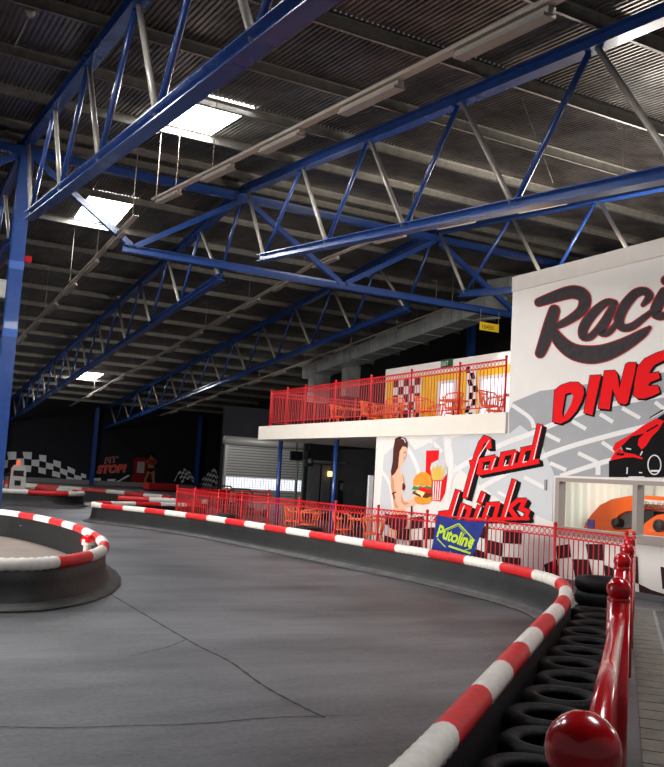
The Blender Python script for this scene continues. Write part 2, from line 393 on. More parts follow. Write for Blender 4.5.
# wire bracing across roof
m = MB(); a = on_y(376, 147, 19.0); b = on_y(690, 153, 16.0)
m.tube([a, (a+b)/2 + Vector((0, 0, -.05)), b], 0.018, 6); m.lathe(on_y(508, 148.5, 17.9), [(0, -.06), (.06, 0), (0, .06)], 8)
tag(m.build('bracing_cable', GALV), 'thin twisted bracing cable strung level under the bright roof panels', 'cable')
m = MB(); a = on_y(521, 96, 13.6); b = on_y(553, 183, 13.9); m.tube([a, b], 0.012, 6); m.tube([a+Vector((-.1, 0, .06)), a, a+Vector((.1, 0, .08))], 0.02, 6)
tag(m.build('hanging_rod', GALV), 'slim rod with a hook hanging from a purlin in front of the bright roof panels', 'rod')
a = on_y(30, 14, 15.5)
m = MB(); m.lathe(a, [(0, -.05), (.06, -.05), (.1, .02), (.1, .06), (0, .08)], 12); m.tube([a, on_y(14, 48, 15.9)], 0.012, 6); m.box((a.x-.16, a.y-.03, a.z+.08), (a.x+.16, a.y+.03, a.z+.1))
tag(m.build('roof_hook', GALV), 'small pale hook fitting with a rod on the roof at the top left corner', 'hook')
# yellow sign on cross truss
p = Vector((19.3, YR-.16, 7.25))
t = thing('height_sign', p, 'small yellow load sign hanging under the blue cross truss', 'sign')
m = MB(); m.box((p.x-.42, p.y-.01, p.z-.14), (p.x+.42, p.y+.01, p.z+.15)); m.build('plate', SIGNY, t)
vs, fs = text_polys('10450', 0.2)
m = MB(); m.add([(p.x-.36+v.x*1.1, p.y-.016, p.z-.08+v.y) for v in vs], fs); m.build('lettering', mat('sign_ink', (60, 60, 40), .6), t, recalc=False)
m = MB()
for dx in (-.4, .4): m.box((p.x+dx-.012, p.y-.008, p.z+.15), (p.x+dx+.012, p.y+.008, 7.86))
m.build('strap', GALV, t)
# duct
t = thing('air_duct', (20.5, 30, 7), 'dull silver rectangular air duct sloping under the roof above the balcony', 'air duct')
def zdu(y): return 8.12 - 0.094*(y-25.6)
def duct_seg(a, b, w, h, nrib):
    m = MB(); m.beam(a, b, w, h)
    a = Vector(a); b = Vector(b)
    m.build('duct_section', DUCTM, t)
    d = (b-a).normalized()
    for k in range(nrib+1):
        m = MB(); p = a.lerp(b, k/nrib); m.beam(p-d*.02, p+d*.02, w+.05, h+.05); m.build('flange', DUCTM, t)
duct_seg((20.4, 41, zdu(41)+.3), (20.4, 25.9, zdu(25.9)+.3), 0.95, 0.6, 11)
duct_seg((20.5, 26.6, 8.3), (22.0, 27.6, 9.35), 0.95, 0.7, 2)
duct_seg((22.0, 27.9, 9.45), (22.0, 17.0, 8.8), 1.0, 0.75, 8)
m = MB(); m.beam((20.4, 40, zdu(40)+.25), (20.4, 40, 5.4), 0.9, 0.7); m.build('duct_drop', DUCTM, t)
m = MB(); m.beam((20.9, 37.6, zdu(37.6)+.1), (20.9, 37.6, 5.6), 0.7, 0.6); m.build('duct_drop', DUCTM, t)
m = MB()
for y in (28, 32, 36, 39.5):
    for dx in (-.5, .5): m.tube([(20.4+dx, y, zdu(y)), (20.4+dx, y, ztop(y)+.02)], 0.012, 6)
m.build('hanger', GALV, t)

# ------------------------------------------------------------------ diner side walls
XW = 11.3; YE = 13.83; YL = 18.85; TW = 0.22
YWN = 5.0     # wall runs on past the frame
wy1 = on_x(556.5, 500, XW).y; WZ0, WZ1 = 0.94, 1.88; WYN = 7.2
m = MB()
m.box((XW, wy1, 0), (XW+TW, YE, 5.56)); m.box((XW, WYN, WZ1), (XW+TW, wy1, 5.56)); m.box((XW, WYN, 0), (XW+TW, wy1, WZ0)); m.box((XW, YWN, 0), (XW+TW, WYN, 5.56))
m.box((XW, YE, 0), (XW+TW, YL, 2.71))
m.box((XW-.025, YWN, 5.56), (XW+TW, YE, 5.86), 1)
m.box((XW+TW, YE-.2, 2.71), (16.0, YE, 5.56)); m.box((XW+TW, YE-.2, 5.56), (16.0, YE, 5.86), 1)
dw = struct(m.build('wall_right', [WHITEWALL, COPING]))
m = MB(); m.box((XW-.02, YWN, 0), (XW, YL-.01, 0.1)); struct(m.build('baseboard_right', GREYP))
m = MB(); m.box((XW-.06, YE+.0, 2.71), (16.0, 26.1, 3.13)); struct(m.build('trim_1', SLABM)).name = 'trim_balcony_slab'
m = MB(); m.box((16.0, YE, 3.13), (16.2, 26.3, 5.5)); bal = struct(m.build('wall_balcony', WHITEWALL))
m = MB(); m.box((15.985, YE+.05, 3.14), (15.998, 26.2, 5.12)); m.build('yellow_paint', YELLOW, bal)['label'] = 'yellow painted lower part of the wall'
m = MB(); m.box((15.978, 24.0, 3.15), (15.984, 25.72, 5.05)); m.build('white_patch', PWHITE, bal)
m = MB()
for i in range(5):
    for j in range(7):
        if (i+j) % 2 == 0: m.box((15.972, 24.05+i*.33, 3.2+j*.27), (15.977, 24.05+(i+1)*.33, 3.2+(j+1)*.27))
m.build('chequer_paint', PMAROON, bal)['label'] = 'dark red and white chequered patch'
m = MB(); m.box((15.972, 21.05, 3.14), (15.984, 21.55, 5.3)); m.build('white_strip', PWHITE, bal)
m = MB()
for i in range(2):
    for j in range(10):
        if (i+j) % 2 == 0: m.add([(15.965, 21.1+i*.2+.12*math.sin(j*.8), 3.2+j*.2), (15.965, 21.1+(i+1)*.2+.12*math.sin(j*.8), 3.2+j*.2), (15.965, 21.1+(i+1)*.2+.12*math.sin(j*.8+.8), 3.4+j*.2), (15.965, 21.1+i*.2+.12*math.sin(j*.8+.8), 3.4+j*.2)], [(0, 1, 2, 3)])
m.build('chequer_ribbon', PBLK, bal)
for i, (y0, y1, z0, z1) in enumerate(((19.45, 20.75, 3.7, 4.75), (22.15, 22.85, 3.7, 4.75), (17.2, 18.8, 3.75, 4.8))):
    t = thing('window_%d' % (i+1), (16, (y0+y1)/2, z0), None, None); t['kind'] = 'structure'
    m = MB(); a = .07
    m.box((15.93, y0-.15, z0-.1), (15.985, y1+.15, z0)); m.box((15.93, y0-.15, z1), (15.985, y1+.15, z1+.1)); m.box((15.93, y0-.15, z0), (15.985, y0, z1)); m.box((15.93, y1, z0), (15.985, y1+.15, z1)); m.box((15.94, y0, (z0+z1)/2-.02), (15.985, y1, (z0+z1)/2+.02))
    m.build('window_frame', PWHITE, t)
    m = MB(); m.box((15.96, y0, z0), (15.985, y1, z1)); m.build('pane', WINLIT, t)
p = on_x(447, 363.5, 15.97)
t = thing('exit_sign', p, 'small green EXIT sign on the white wall behind the balcony rail', 'sign')
m = MB(); m.box((15.93, p.y-.28, p.z-.13), (15.998, p.y+.28, p.z+.13)); m.build('plate', SIGNG, t)
vs, fs = text_polys('EXIT', 0.2); m = MB(); m.add([(15.925, p.y+.24-v.x*.9, p.z-.07+v.y) for v in vs], fs); m.build('lettering', PWHITE, t, recalc=False)

# ---- painted mural on the diner wall
class Decal:
    def __init__(s, crop=(0, 0, 1), plane='x', d=XW, layer=1, name='paint'):
        s.c = crop; s.pl = plane; s.d = d; s.l = layer; s.k = 0; s.mb = MB()
    def P(s, x, y):
        u, v = s.c[0] + x/s.c[2], s.c[1] + y/s.c[2]; o = 0.0032*s.l + 0.001 + s.k*0.00002
        return on_x(u, v, s.d - o) if s.pl == 'x' else on_y(u, v, s.d - o)
    def poly(s, pts, hole=None, off=(0, 0)):
        P = [Vector((x+off[0], y+off[1], 0)) for x, y in pts]; loops = [P]
        if hole: loops.append([Vector((x+off[0], y+off[1], 0)) for x, y in hole])
        s.k += 1
        allp = [q for l in loops for q in l]
        s.mb.add([s.P(q.x, q.y) for q in allp], [tuple(t) for t in tessellate_polygon(loops)]); return s
    def ribbon(s, pts, off=(0, 0), grow=0.0, closed=False, cap=True, sub=4):
        s.k += 1
        pts = [(p[0]+off[0], p[1]+off[1], p[2]+2*grow) for p in pts]
        if closed: pts = pts + [pts[0]]
        # catmull-rom
        Q = []; n = len(pts)
        for i in range(n-1):
            p0 = pts[i-1] if i > 0 else (pts[-2] if closed else pts[0]); p1 = pts[i]; p2 = pts[i+1]; p3 = pts[i+2] if i+2 < n else (pts[1] if closed else pts[-1])
            for k in range(sub):
                t = k/sub
                Q.append(tuple(0.5*((2*p1[j]) + (-p0[j]+p2[j])*t + (2*p0[j]-5*p1[j]+4*p2[j]-p3[j])*t*t + (-p0[j]+3*p1[j]-3*p2[j]+p3[j])*t**3) for j in range(3)))
        Q.append(pts[-1])
        L = []; R = []
        for i, q in enumerate(Q):
            a = Q[max(i-1, 0)]; b = Q[min(i+1, len(Q)-1)]
            dx, dy = b[0]-a[0], b[1]-a[1]; l = math.hypot(dx, dy) or 1; nx, ny = -dy/l, dx/l
            L.append((q[0]+nx*q[2]/2, q[1]+ny*q[2]/2)); R.append((q[0]-nx*q[2]/2, q[1]-ny*q[2]/2))
        vs = [s.P(*p) for p in L] + [s.P(*p) for p in R]; N = len(L)
        s.mb.add(vs, [(i, i+1, N+i+1, N+i) for i in range(N-1)])
        if cap:
            for q in (Q[0], Q[-1]):
                s.k += 1
                s.mb.add([s.P(q[0]+math.cos(2*PI*k/14)*q[2]/2, q[1]+math.sin(2*PI*k/14)*q[2]/2) for k in range(14)], [tuple(range(14))])
        return s
    def lines(s, pts, w, off=(0, 0)):
        # straight strokes with mitred look: one quad per leg, square dots at joints
        pts = [(x+off[0], y+off[1]) for x, y in pts]
        for a, b in zip(pts[:-1], pts[1:]):
            s.k += 1
            dx, dy = b[0]-a[0], b[1]-a[1]; l = math.hypot(dx, dy) or 1; nx, ny = -dy/l*w/2, dx/l*w/2; ex, ey = dx/l*w*.3, dy/l*w*.3
            s.mb.add([s.P(a[0]+nx-ex, a[1]+ny-ey), s.P(b[0]+nx+ex, b[1]+ny+ey), s.P(b[0]-nx+ex, b[1]-ny+ey), s.P(a[0]-nx-ex, a[1]-ny-ey)], [(0, 1, 2, 3)])
        return s
    def ell(s, cx, cy, rx, ry, n=24):
        s.k += 1
        s.mb.add([s.P(cx+rx*math.cos(2*PI*k/n), cy+ry*math.sin(2*PI*k/n)) for k in range(n)], [tuple(range(n))]); return s
    def build(s, name, m, parent=dw, label=None):
        o = s.mb.build(name, m, parent, recalc=False)
        if label: o['label'] = label
        return o
# pale grey sweep, grey tyre track and its white tread marks
d = Decal(layer=1)
d.poly([(512, 404), (513, 402), (540, 391), (562, 388), (600, 382), (640, 378), (672, 370), (760, 350), (760, 478), (664, 478), (600, 477), (556, 475.5), (553, 476), (553, 522), (520, 500), (509, 440), (509, 412)])
d.build('painted_tyre_track', PGREY, label='broad grey tyre track painted behind the lettering')
d = Decal(layer=2)
d.poly([(509, 434), (470, 434), (452, 438), (450, 460), (470, 478), (500, 500), (552, 522), (554, 474), (540, 440), (520, 425)])
d.poly([(443, 437), (440, 437), (415, 450), (405, 437), (384, 455), (380, 500), (384, 540), (410, 500), (430, 470), (445, 470)])
d.build('painted_pale_sweep', PLGREY, label='pale grey sweeping shape painted behind the woman and lettering')
d = Decal(layer=3)
for r in ([(444, 434, 5), (450, 450, 5), (451, 473, 5), (446, 500, 4)], [(451, 473, 5), (475, 458, 5), (505, 443, 5), (530, 434, 5), (564, 420, 5), (600, 407, 5), (664, 395, 5), (720, 388, 5)],
          [(482, 487, 5), (520, 466, 5), (560, 450, 5), (600, 438, 5), (660, 423, 5), (720, 410, 5)], [(512, 405, 4), (530, 418, 4), (534, 428, 4)],
          [(546, 434, 4), (560, 441, 4)], [(572, 421, 4), (586, 429, 4)], [(600, 414, 4), (613, 422, 4)], [(622, 408, 4), (640, 418, 4)], [(655, 402, 4), (668, 412, 4)],
          [(578, 453, 4), (597, 462, 4)], [(602, 442, 4), (615, 451, 4)], [(550, 463, 4), (566, 470, 4)], [(560, 476, 4), (597, 464, 5), (612, 460, 5)], [(598, 462, 5), (598, 475, 5)],
          [(398, 437, 4), (410, 452, 4), (418, 470, 4), (420, 490, 4)], [(381, 470, 3), (390, 485, 3), (394, 510, 3)], [(428, 437, 4), (442, 452, 4)], [(524, 477, 4), (545, 488, 4)], [(498, 492, 3), (509, 498, 3)]):
    d.ribbon(r, cap=False)
d.build('painted_tread_marks', PWHITE, label='white curved tread lines across the grey tyre track')
# RACING lettering
c3 = (530, 270, 4.955)
RAC = [[(44, 160, 44), (120, 133, 56), (200, 110, 64), (250, 118, 66), (272, 150, 62), (255, 200, 52), (205, 240, 42), (155, 268, 36), (120, 280, 30)],
       [(120, 200, 56), (100, 265, 62), (76, 345, 62), (50, 412, 50)],
       [(112, 290, 34), (138, 340, 60), (180, 383, 72), (230, 410, 82), (300, 420, 90), (370, 410, 85), (440, 383, 74), (510, 345, 58), (560, 312, 44), (592, 286, 20)],
       [(418, 165, 34), (380, 160, 36), (322, 205, 46), (270, 275, 50), (262, 326, 42), (300, 330, 36), (350, 275, 34), (398, 205, 38)],
       [(408, 190, 42), (372, 265, 42), (352, 305, 40), (385, 312, 32), (432, 262, 28)],
       [(560, 172, 22), (590, 132, 40), (568, 105, 40), (520, 118, 46), (465, 182, 50), (440, 245, 50), (458, 285, 40), (505, 280, 38), (560, 240, 32), (612, 200, 24)],
       [(664, 110, 50), (636, 165, 56), (622, 212, 54), (660, 228, 38), (705, 190, 24)],
       [(750, 60, 50), (715, 130, 56), (700, 190, 50)], [(715, 130, 30), (775, 60, 50), (800, 70, 50), (785, 140, 52), (770, 180, 44), (800, 195, 34)],
       [(890, 20, 44), (850, 30, 50), (820, 90, 54), (840, 125, 44), (880, 90, 40), (915, 30, 44), (880, 160, 44), (830, 210, 40), (790, 220, 26)]]
d = Decal(c3, layer=4)
for r in RAC: d.ribbon(r, grow=2.5)
d.ell(676, 52, 30, 28); d.build('painted_script_outline', PRED2, label='dull red outline around the charcoal Racing script')
d = Decal(c3, layer=5)
for r in RAC: d.ribbon(r, grow=-2.5)
d.ell(676, 52, 23, 22); d.build('painted_script_lettering', PCHAR, label='charcoal Racing script painted high on the white wall')
# DINER lettering
c4 = (540, 340, 5.355)
LET = [([(78, 270), (110, 243), (160, 226), (205, 226), (232, 250), (236, 285), (222, 330), (195, 380), (155, 425), (110, 448), (68, 437)], [(135, 290), (165, 280), (178, 300), (165, 345), (125, 415), (118, 390)]),
       ([(268, 190), (327, 187), (280, 402), (235, 390)], None),
       ([(345, 165), (400, 162), (415, 185), (425, 262), (458, 130), (475, 120), (515, 120), (508, 170), (470, 335), (455, 345), (420, 338), (388, 262), (372, 372), (312, 366), (330, 255)], None),
       ([(522, 145), (560, 100), (620, 70), (690, 48), (690, 95), (610, 135), (592, 160), (585, 180), (635, 170), (642, 205), (590, 225), (575, 245), (630, 243), (642, 280), (600, 300), (560, 313), (520, 312), (500, 292), (508, 220)], None),
       ([(720, 60), (790, 30), (830, 50), (825, 120), (790, 160), (830, 260), (770, 270), (745, 200), (730, 275), (680, 280), (700, 160)], [(750, 90), (780, 80), (775, 115), (745, 130)])]
d = Decal(c4, layer=4)
for o_, h_ in LET: d.poly(o_, None if h_ is None else h_, off=(9, 9)); d.poly(o_, h_, off=(5, 5))
for o_, h_ in LET: d.lines(o_ + [o_[0]], 7); d.lines([(x+9, y+9) for x, y in o_ + [o_[0]]], 5)
d.build('painted_letter_shadow', PBLK, label='black drop shadow of the red DINER letters')
d = Decal(c4, layer=5)
for o_, h_ in LET: d.poly(o_, h_)
d.build('painted_block_lettering', PRED, label='slanted red DINER capitals with black shadow')
# food drinks lettering
c2 = (440, 410, 5.533)
FD = [([(270, 205), (268, 165), (248, 158), (228, 185), (205, 245), (140, 478)], 30), ([(172, 292), (300, 262)], 26), ([(215, 348), (540, 284)], 28),
      ([(226, 300), (215, 348)], 26), ([(300, 262), (276, 338)], 26), ([(350, 245), (328, 330)], 26), ([(345, 246), (412, 232)], 24), ([(414, 232), (392, 315)], 26),
      ([(462, 222), (438, 305)], 26), ([(455, 220), (512, 208)], 24), ([(552, 88), (505, 290)], 30),
      ([(98, 450), (52, 596)], 28), ([(0, 574), (60, 566)], 24), ([(-20, 610), (8, 574)], 22), ([(126, 524), (98, 612)], 26), ([(122, 530), (165, 545), (146, 600)], 24), ([(240, 462), (222, 508)], 30),
      ([(218, 535), (190, 612)], 26), ([(146, 605), (490, 600)], 18), ([(268, 520), (244, 600)], 26), ([(262, 524), (322, 520), (300, 600)], 24), ([(410, 392), (345, 612)], 28),
      ([(362, 560), (430, 500), (470, 500)], 24), ([(385, 545), (425, 600)], 26), ([(470, 500), (446, 545), (486, 560), (470, 602)], 24)]
d = Decal(c2, layer=4)
for p_, w_ in FD: d.lines(p_, w_+8); d.lines(p_, w_+4, (13, 8)); d.lines(p_, w_+4, (22, 14))
d.build('painted_lettering_shadow', PBLK, label='black drop shadow of the red food drinks script')
d = Decal(c2, layer=5)
for p_, w_ in FD: d.lines(p_, w_)
d.build('painted_red_lettering', PRED, label='red slanted food drinks script')
d = Decal(c2, layer=6)
for q in ([(272, 168), (212, 262), (150, 478)], [(306, 268), (284, 330)], [(416, 240), (398, 306)], [(560, 92), (518, 272)], [(254, 306), (246, 328), (266, 326)], [(366, 278), (356, 308), (378, 304)], [(470, 250), (458, 290), (478, 284)], [(106, 456), (66, 590)], [(420, 396), (360, 590)], [(248, 466), (232, 506)], [(134, 530), (106, 606)], [(228, 540), (200, 606)], [(276, 530), (254, 600)]):
    d.lines(q, 5)
d.build('painted_highlights', PWHITE, label='thin white highlights inside the red script')
# painted kart
c5 = (600, 400, 9.594)
d = Decal(c5, layer=4)
d.poly([(85, 590), (135, 480), (270, 345), (420, 235), (540, 165), (614, 120), (900, 60), (1300, 200), (1300, 730), (85, 740)]) if False else None
d.poly([(85, 585), (240, 545), (200, 430), (270, 340), (440, 300), (540, 180), (614, 130), (760, 90), (900, 200), (1150, 420), (1200, 740), (85, 740)])
d.lines([(480, 172), (605, 95)], 14); d.ell(560, 575, 100, 168); d.ell(1040, 600, 130, 140)
d.build('painted_kart_chassis', PBLK, label='black chassis and tyres of the painted kart')
d = Decal(c5, layer=5)
d.poly([(120, 465), (150, 410), (270, 345), (420, 240), (540, 175), (614, 200), (560, 290), (500, 350), (440, 440), (400, 475), (362, 430), (372, 370), (430, 318), (300, 350), (230, 420), (190, 460), (135, 495)])
d.poly([(92, 580), (150, 492), (190, 465), (240, 505), (330, 520), (410, 555), (406, 568), (320, 548), (240, 552)])
d.poly([(620, 180), (760, 130), (900, 240), (1000, 420), (800, 460), (680, 420)])
d.build('painted_kart_body', PRED, label='red bodywork of the painted kart')
d = Decal(c5, layer=6)
d.ribbon([(522+62*math.cos(2*PI*k/14), 622+92*math.sin(2*PI*k/14), 11) for k in range(14)], closed=True, cap=False, sub=3)
d.lines([(490, 176), (610, 108)], 9); d.lines([(255, 465), (295, 472)], 12); d.lines([(405, 495), (388, 528)], 12); d.lines([(262, 650), (258, 705)], 12); d.lines([(376, 696), (402, 698)], 10); d.lines([(490, 680), (560, 680)], 18)
d.lines([(280, 742), (420, 742)], 18)
d.build('painted_kart_highlights', PWHITE, label='white wheel ring and glints on the painted kart')
d = Decal(c5, layer=6)
for a in range(3): d.lines([(450+a*38, 300-a*22), (478+a*38, 284-a*22)], 16)
d.lines([(165, 520), (190, 516)], 22); d.lines([(200, 525), (225, 520)], 22)
d.build('painted_kart_number', PBLK, label='black numerals on the kart bodywork')
# painted woman, burger, cup, fries
c1 = (370, 430, 6.975)
d = Decal(c1, layer=4)
d.poly([(205, 120), (235, 105), (262, 135), (255, 165), (240, 205), (225, 240), (208, 262), (215, 300), (238, 350), (250, 400), (236, 425), (222, 440), (228, 470), (245, 495), (290, 480), (310, 455), (318, 480), (312, 520), (280, 532), (240, 545), (255, 590), (275, 650), (290, 767), (215, 767), (205, 700), (195, 767), (125, 767), (140, 650), (145, 590), (165, 545), (160, 480), (145, 400), (140, 330), (160, 270), (190, 210)])
d.build('painted_woman', PSKIN, label='painted woman in a dark bikini holding out a burger')
d = Decal(c1, layer=5)
d.poly([(148, 310), (165, 350), (172, 430), (178, 500), (200, 545), (175, 540), (162, 480), (146, 400)]); d.poly([(222, 290), (240, 350), (238, 380), (226, 330)]); d.poly([(215, 440), (232, 500), (280, 510), (240, 525), (218, 505)])
d.build('painted_skin_shading', PSKIN2)
d = Decal(c1, layer=6)
d.poly([(175, 60), (205, 46), (245, 55), (264, 90), (262, 130), (250, 118), (228, 112), (206, 150), (200, 200), (195, 262), (175, 300), (150, 325), (145, 290), (158, 220), (162, 130)])
d.build('painted_hair', PHAIR, label='long brown hair of the painted woman')
d = Decal(c1, layer=6)
d.poly([(226, 375), (238, 368), (248, 395), (240, 420), (224, 418)]); d.poly([(150, 440), (180, 428), (184, 436), (155, 450)]); d.poly([(165, 440), (175, 480), (168, 485), (158, 450)])
d.poly([(142, 590), (255, 590), (262, 640), (250, 680), (215, 700), (175, 700), (135, 680)]); d.poly([(284, 530), (294, 530), (294, 600), (284, 600)])
d.build('painted_bikini', PMAROON, label='dark red bikini of the painted woman')
d = Decal(c1, layer=6); d.lines([(206, 70), (222, 58), (240, 66), (246, 86)], 6); d.ell(231, 150, 5, 3); d.build('painted_tiara', PWHITE)
d = Decal(c1, layer=6); d.lines([(232, 158), (246, 160)], 4); d.lines([(236, 150), (250, 150)], 2.5); d.lines([(254, 170), (257, 182), (250, 184)], 2); d.lines([(236, 205), (244, 204)], 2); d.build('painted_features', PHAIR)
d = Decal(c1, layer=6); d.lines([(238, 196), (249, 195)], 5); d.build('painted_lips', PRED2)
d = Decal(c1, layer=7); d.poly([(300, 385), (302, 350), (320, 315), (355, 294), (390, 294), (420, 320), (432, 360), (430, 392)]); d.poly([(310, 465), (430, 460), (430, 490), (405, 515), (365, 522), (330, 515), (312, 498)])
d.build('painted_bun', PBUN, label='golden halves of the painted burger bun')
d = Decal(c1, layer=8); d.poly([(292, 415), (305, 388), (330, 398), (350, 390), (372, 398), (395, 390), (428, 398), (430, 418), (400, 412), (350, 420)]); d.build('painted_lettuce', PGREEN)
d = Decal(c1, layer=9); d.poly([(330, 405), (375, 400), (425, 415), (428, 438), (395, 440), (340, 420)]); d.build('painted_tomato', PRED)
d = Decal(c1, layer=8); d.poly([(292, 440), (310, 422), (350, 435), (360, 470), (330, 460)]); d.poly([(362, 470), (380, 440), (425, 440), (428, 462), (395, 475)]); d.build('painted_patty', PMEAT)
d = Decal(c1, layer=9); d.poly([(312, 432), (345, 424), (390, 432), (372, 455), (362, 472), (350, 452)]); d.build('painted_cheese', PCHEESE)
d = Decal(c1, layer=4); d.poly([(392, 142), (482, 140), (474, 240), (445, 330), (388, 300)]); d.poly([(430, 320), (448, 350), (505, 350), (540, 300), (522, 440), (492, 500), (430, 492)])
d.build('painted_cup', PRED, label='red drink cup and fries carton')
d = Decal(c1, layer=5); d.poly([(418, 270), (430, 230), (475, 208), (520, 225), (540, 265), (535, 310), (500, 345), (450, 350)]); d.poly([(390, 128), (484, 124), (486, 140), (390, 144)]); d.lines([(438, 60), (440, 126)], 4)
d.build('painted_fries_bag', PLGREY)
d = Decal(c1, layer=6)
for k in range(12): d.lines([(425+k*9, 260+abs(k-6)*4-(k % 3)*10), (440+k*5, 348)], 8)
d.build('painted_fries', PFRY, label='pale yellow fries in the painted carton')
d = Decal(c1, layer=6)
for k in range(4): d.poly([(440+k*17, 356), (448+k*17, 356), (443+k*14, 490), (436+k*14, 490)])
d.build('painted_carton_stripes', PWHITE)
# chequered wave low on the wall
c7 = (540, 460, 5.355)
d = Decal(c7, layer=4)
for q in ([(85, 460), (158, 450), (166, 520), (92, 530)], [(245, 450), (335, 450), (341, 540), (258, 530)], [(170, 530), (260, 533), (284, 640), (190, 640)], [(341, 560), (392, 580), (412, 650), (350, 650)], [(20, 560), (92, 530), (104, 625), (36, 632)],
          [(490, 500), (522, 520), (528, 665), (494, 650)], [(528, 662), (600, 697), (680, 722), (680, 745), (532, 715)], [(645, 570), (720, 590), (740, 700), (655, 690)], [(412, 640), (494, 655), (500, 720), (420, 700)]):
    d.poly(q)
d.mb.v = d.mb.v
for i in range(9):       # the wave carries on towards the recess
    for j in range(3):
        if (i+j) % 2: continue
        y0 = 13.3+i*0.55; y1 = y0+0.55; zz = lambda y: 0.12+0.08*math.sin(y*1.7); h = 0.26
        x = XW-.0138-.0001*(i+3*j); d.mb.add([(x, y0, zz(y0)+j*h), (x, y1, zz(y1)+j*h), (x, y1, zz(y1)+(j+1)*h), (x, y0, zz(y0)+(j+1)*h)], [(0, 1, 2, 3)])
d.build('painted_chequer_wave', mat('mural_dark_maroon', (56, 32, 36), .7), label='dark chequers waving along the foot of the wall')
# door leaf line with hinge
m = MB(); q = on_x(546, 485, XW-.01); m.box((XW-.03, q.y-.03, q.z-.1), (XW, q.y+.03, q.z+.1)); m.build('hinge', FRAMEM, dw)

# big window into the games room
t = thing('window_4', (XW, 10, WZ0), None, None); t['kind'] = 'structure'
m = MB(); a = .07; ym = on_x(636.5, 500, XW).y
m.box((XW-.04, WYN, WZ0), (XW+.12, wy1, WZ0+.07)); m.box((XW-.04, WYN, WZ1-.07), (XW+.12, wy1, WZ1)); m.box((XW-.04, wy1-.1, WZ0+.07), (XW+.12, wy1, WZ1-.07)); m.box((XW-.04, ym-.05, WZ0+.07), (XW+.12, ym+.05, WZ1-.07)); m.box((XW-.04, 8.5, WZ0+.07), (XW+.12, 8.6, WZ1-.07))
m.box((XW-.04, WYN, WZ0+.07), (XW+.12, WYN+.1, WZ1-.07))
m.build('window_frame', FRAMEM, t)
m = MB(); m.box((XW-.07, WYN, WZ0-.08), (XW+.02, wy1, WZ0)); m.build('window_sill', FRAMEM, t)
m = MB(); m.box((XW+.02, WYN+.05, WZ0+.05), (XW+.026, wy1-.05, WZ1-.05)); m.build('pane', GLASS, t)
# games room behind
m = MB(); m.box((XW+TW, 6.3, -.0), (14.6, 13.3, 0.02)); struct(m.build('floor_games_room', CONC))
m = MB(); m.box((XW+TW, 6.2, 2.5), (14.7, 13.4, 2.6)); struct(m.build('ceiling_games_room', WHITEWALL))
m = MB(); m.box((14.6, 6.2, 0), (14.7, 13.4, 2.5)); m.box((XW+TW, 13.3, 0), (14.6, 13.4, 2.5)); m.box((XW+TW, 6.2, 0), (14.6, 6.3, 2.5)); struct(m.build('wall_games_room', WHITEWALL))
m = MB(); n = 220
vs = []
for k in range(n+1):
    f = k/n
    if f < .62: y = 7+6.1*f/.62; x = 14.35+.05*math.sin(k*.9); vs += [(x, y, .1), (x+.1, y, 2.45)]
    else: g = (f-.62)/.38; x = 14.35-2.6*g; y = 13.1+.05*math.sin(k*.9); vs += [(x, y, .1), (x, y+.08, 2.45)]
m.add(vs, [(2*i, 2*i+2, 2*i+3, 2*i+1) for i in range(n)], 0, True)
tag(m.build('curtain', CURTAIN), 'white draped curtain behind the orange ride in the games room', 'curtain')
# orange ride
XK = 12.7; c6 = (550, 470, 5.824)
def K(x, y, xx=XK): return on_x(c6[0]+x/c6[2], c6[1]+y/c6[2], xx)
base = K(420, 440); 
t = thing('arcade_ride', (XK, base.y, 0), 'orange car shaped arcade ride with black wheels behind the wall window', 'arcade machine')
m = MB(); m.prism([K(*q) for q in [(190, 360), (196, 345), (205, 310), (240, 260), (290, 205), (360, 170), (465, 150), (520, 148), (520, 235), (440, 240), (400, 262), (368, 300), (362, 335), (385, 350), (520, 340), (565, 300), (620, 262), (700, 250), (760, 300), (800, 400), (560, 420), (200, 440)]], (0.75, 0, 0)); m.build('body', KART, t)
m = MB(); m.prism([K(*q) for q in [(200, 440), (560, 420), (800, 400), (800, 640), (200, 660)]], (0.7, 0, 0)); m.build('plinth', mat('ride_dark_base', (60, 40, 40), .6), t)
bot = min(v.z for v in m.v)
m = MB(); m.prism([K(*q, XK+.1) for q in [(370, 300), (400, 262), (440, 244), (520, 240), (520, 336), (390, 345)]], (0.45, 0, 0)); m.build('cab_interior', GREYP, t)
def disc(m, c, ry, x0, x1, seg=24): m.lathe((0, c.y, c.z), [(0, x0), (ry*.8, x0), (ry, x0+.03), (ry, x1), (0, x1)], seg, axis='x')
for q, r in (((390, 308), .085), ((642, 325), .115)):
    c = K(*q); m = MB(); disc(m, c, r, XK-.09, XK+.1); m.build('wheel', BLK, t)
m = MB(); c = K(555, 290); m.box((XK+.1, c.y-.1, c.z-.2), (XK+.5, c.y+.14, c.z+.16)); m.build('seat_pad', BLK, t)
m = MB(); a = K(505, 168); b = K(760, 210); m.box((XK-.04, b.y, min(a.z, b.z)), (XK, a.y, a.z)); m.build('banner', WHSL, t)['label'] = 'white lettered banner'
m = MB(); a2 = K(505, 146); b2 = K(760, 168); m.box((XK-.05, b2.y, a.z), (XK+.7, a2.y, a2.z)); m.build('roof_bar', KART, t)
m = MB(); a3 = K(505, 214); b3 = K(760, 240); m.box((XK-.03, b3.y, b3.z), (XK+.6, a3.y, a3.z)); m.build('bumper_bar', PRED2, t)
vs, fs = text_polys('inTHUSCO', 0.165, 0.2); m = MB(); m.add([(XK-.046, a.y-.07-v.x*1.0, a.z-.15+v.y) for v in vs], fs); m.build('lettering', mat('banner_ink', (120, 100, 60), .5), t, recalc=False)
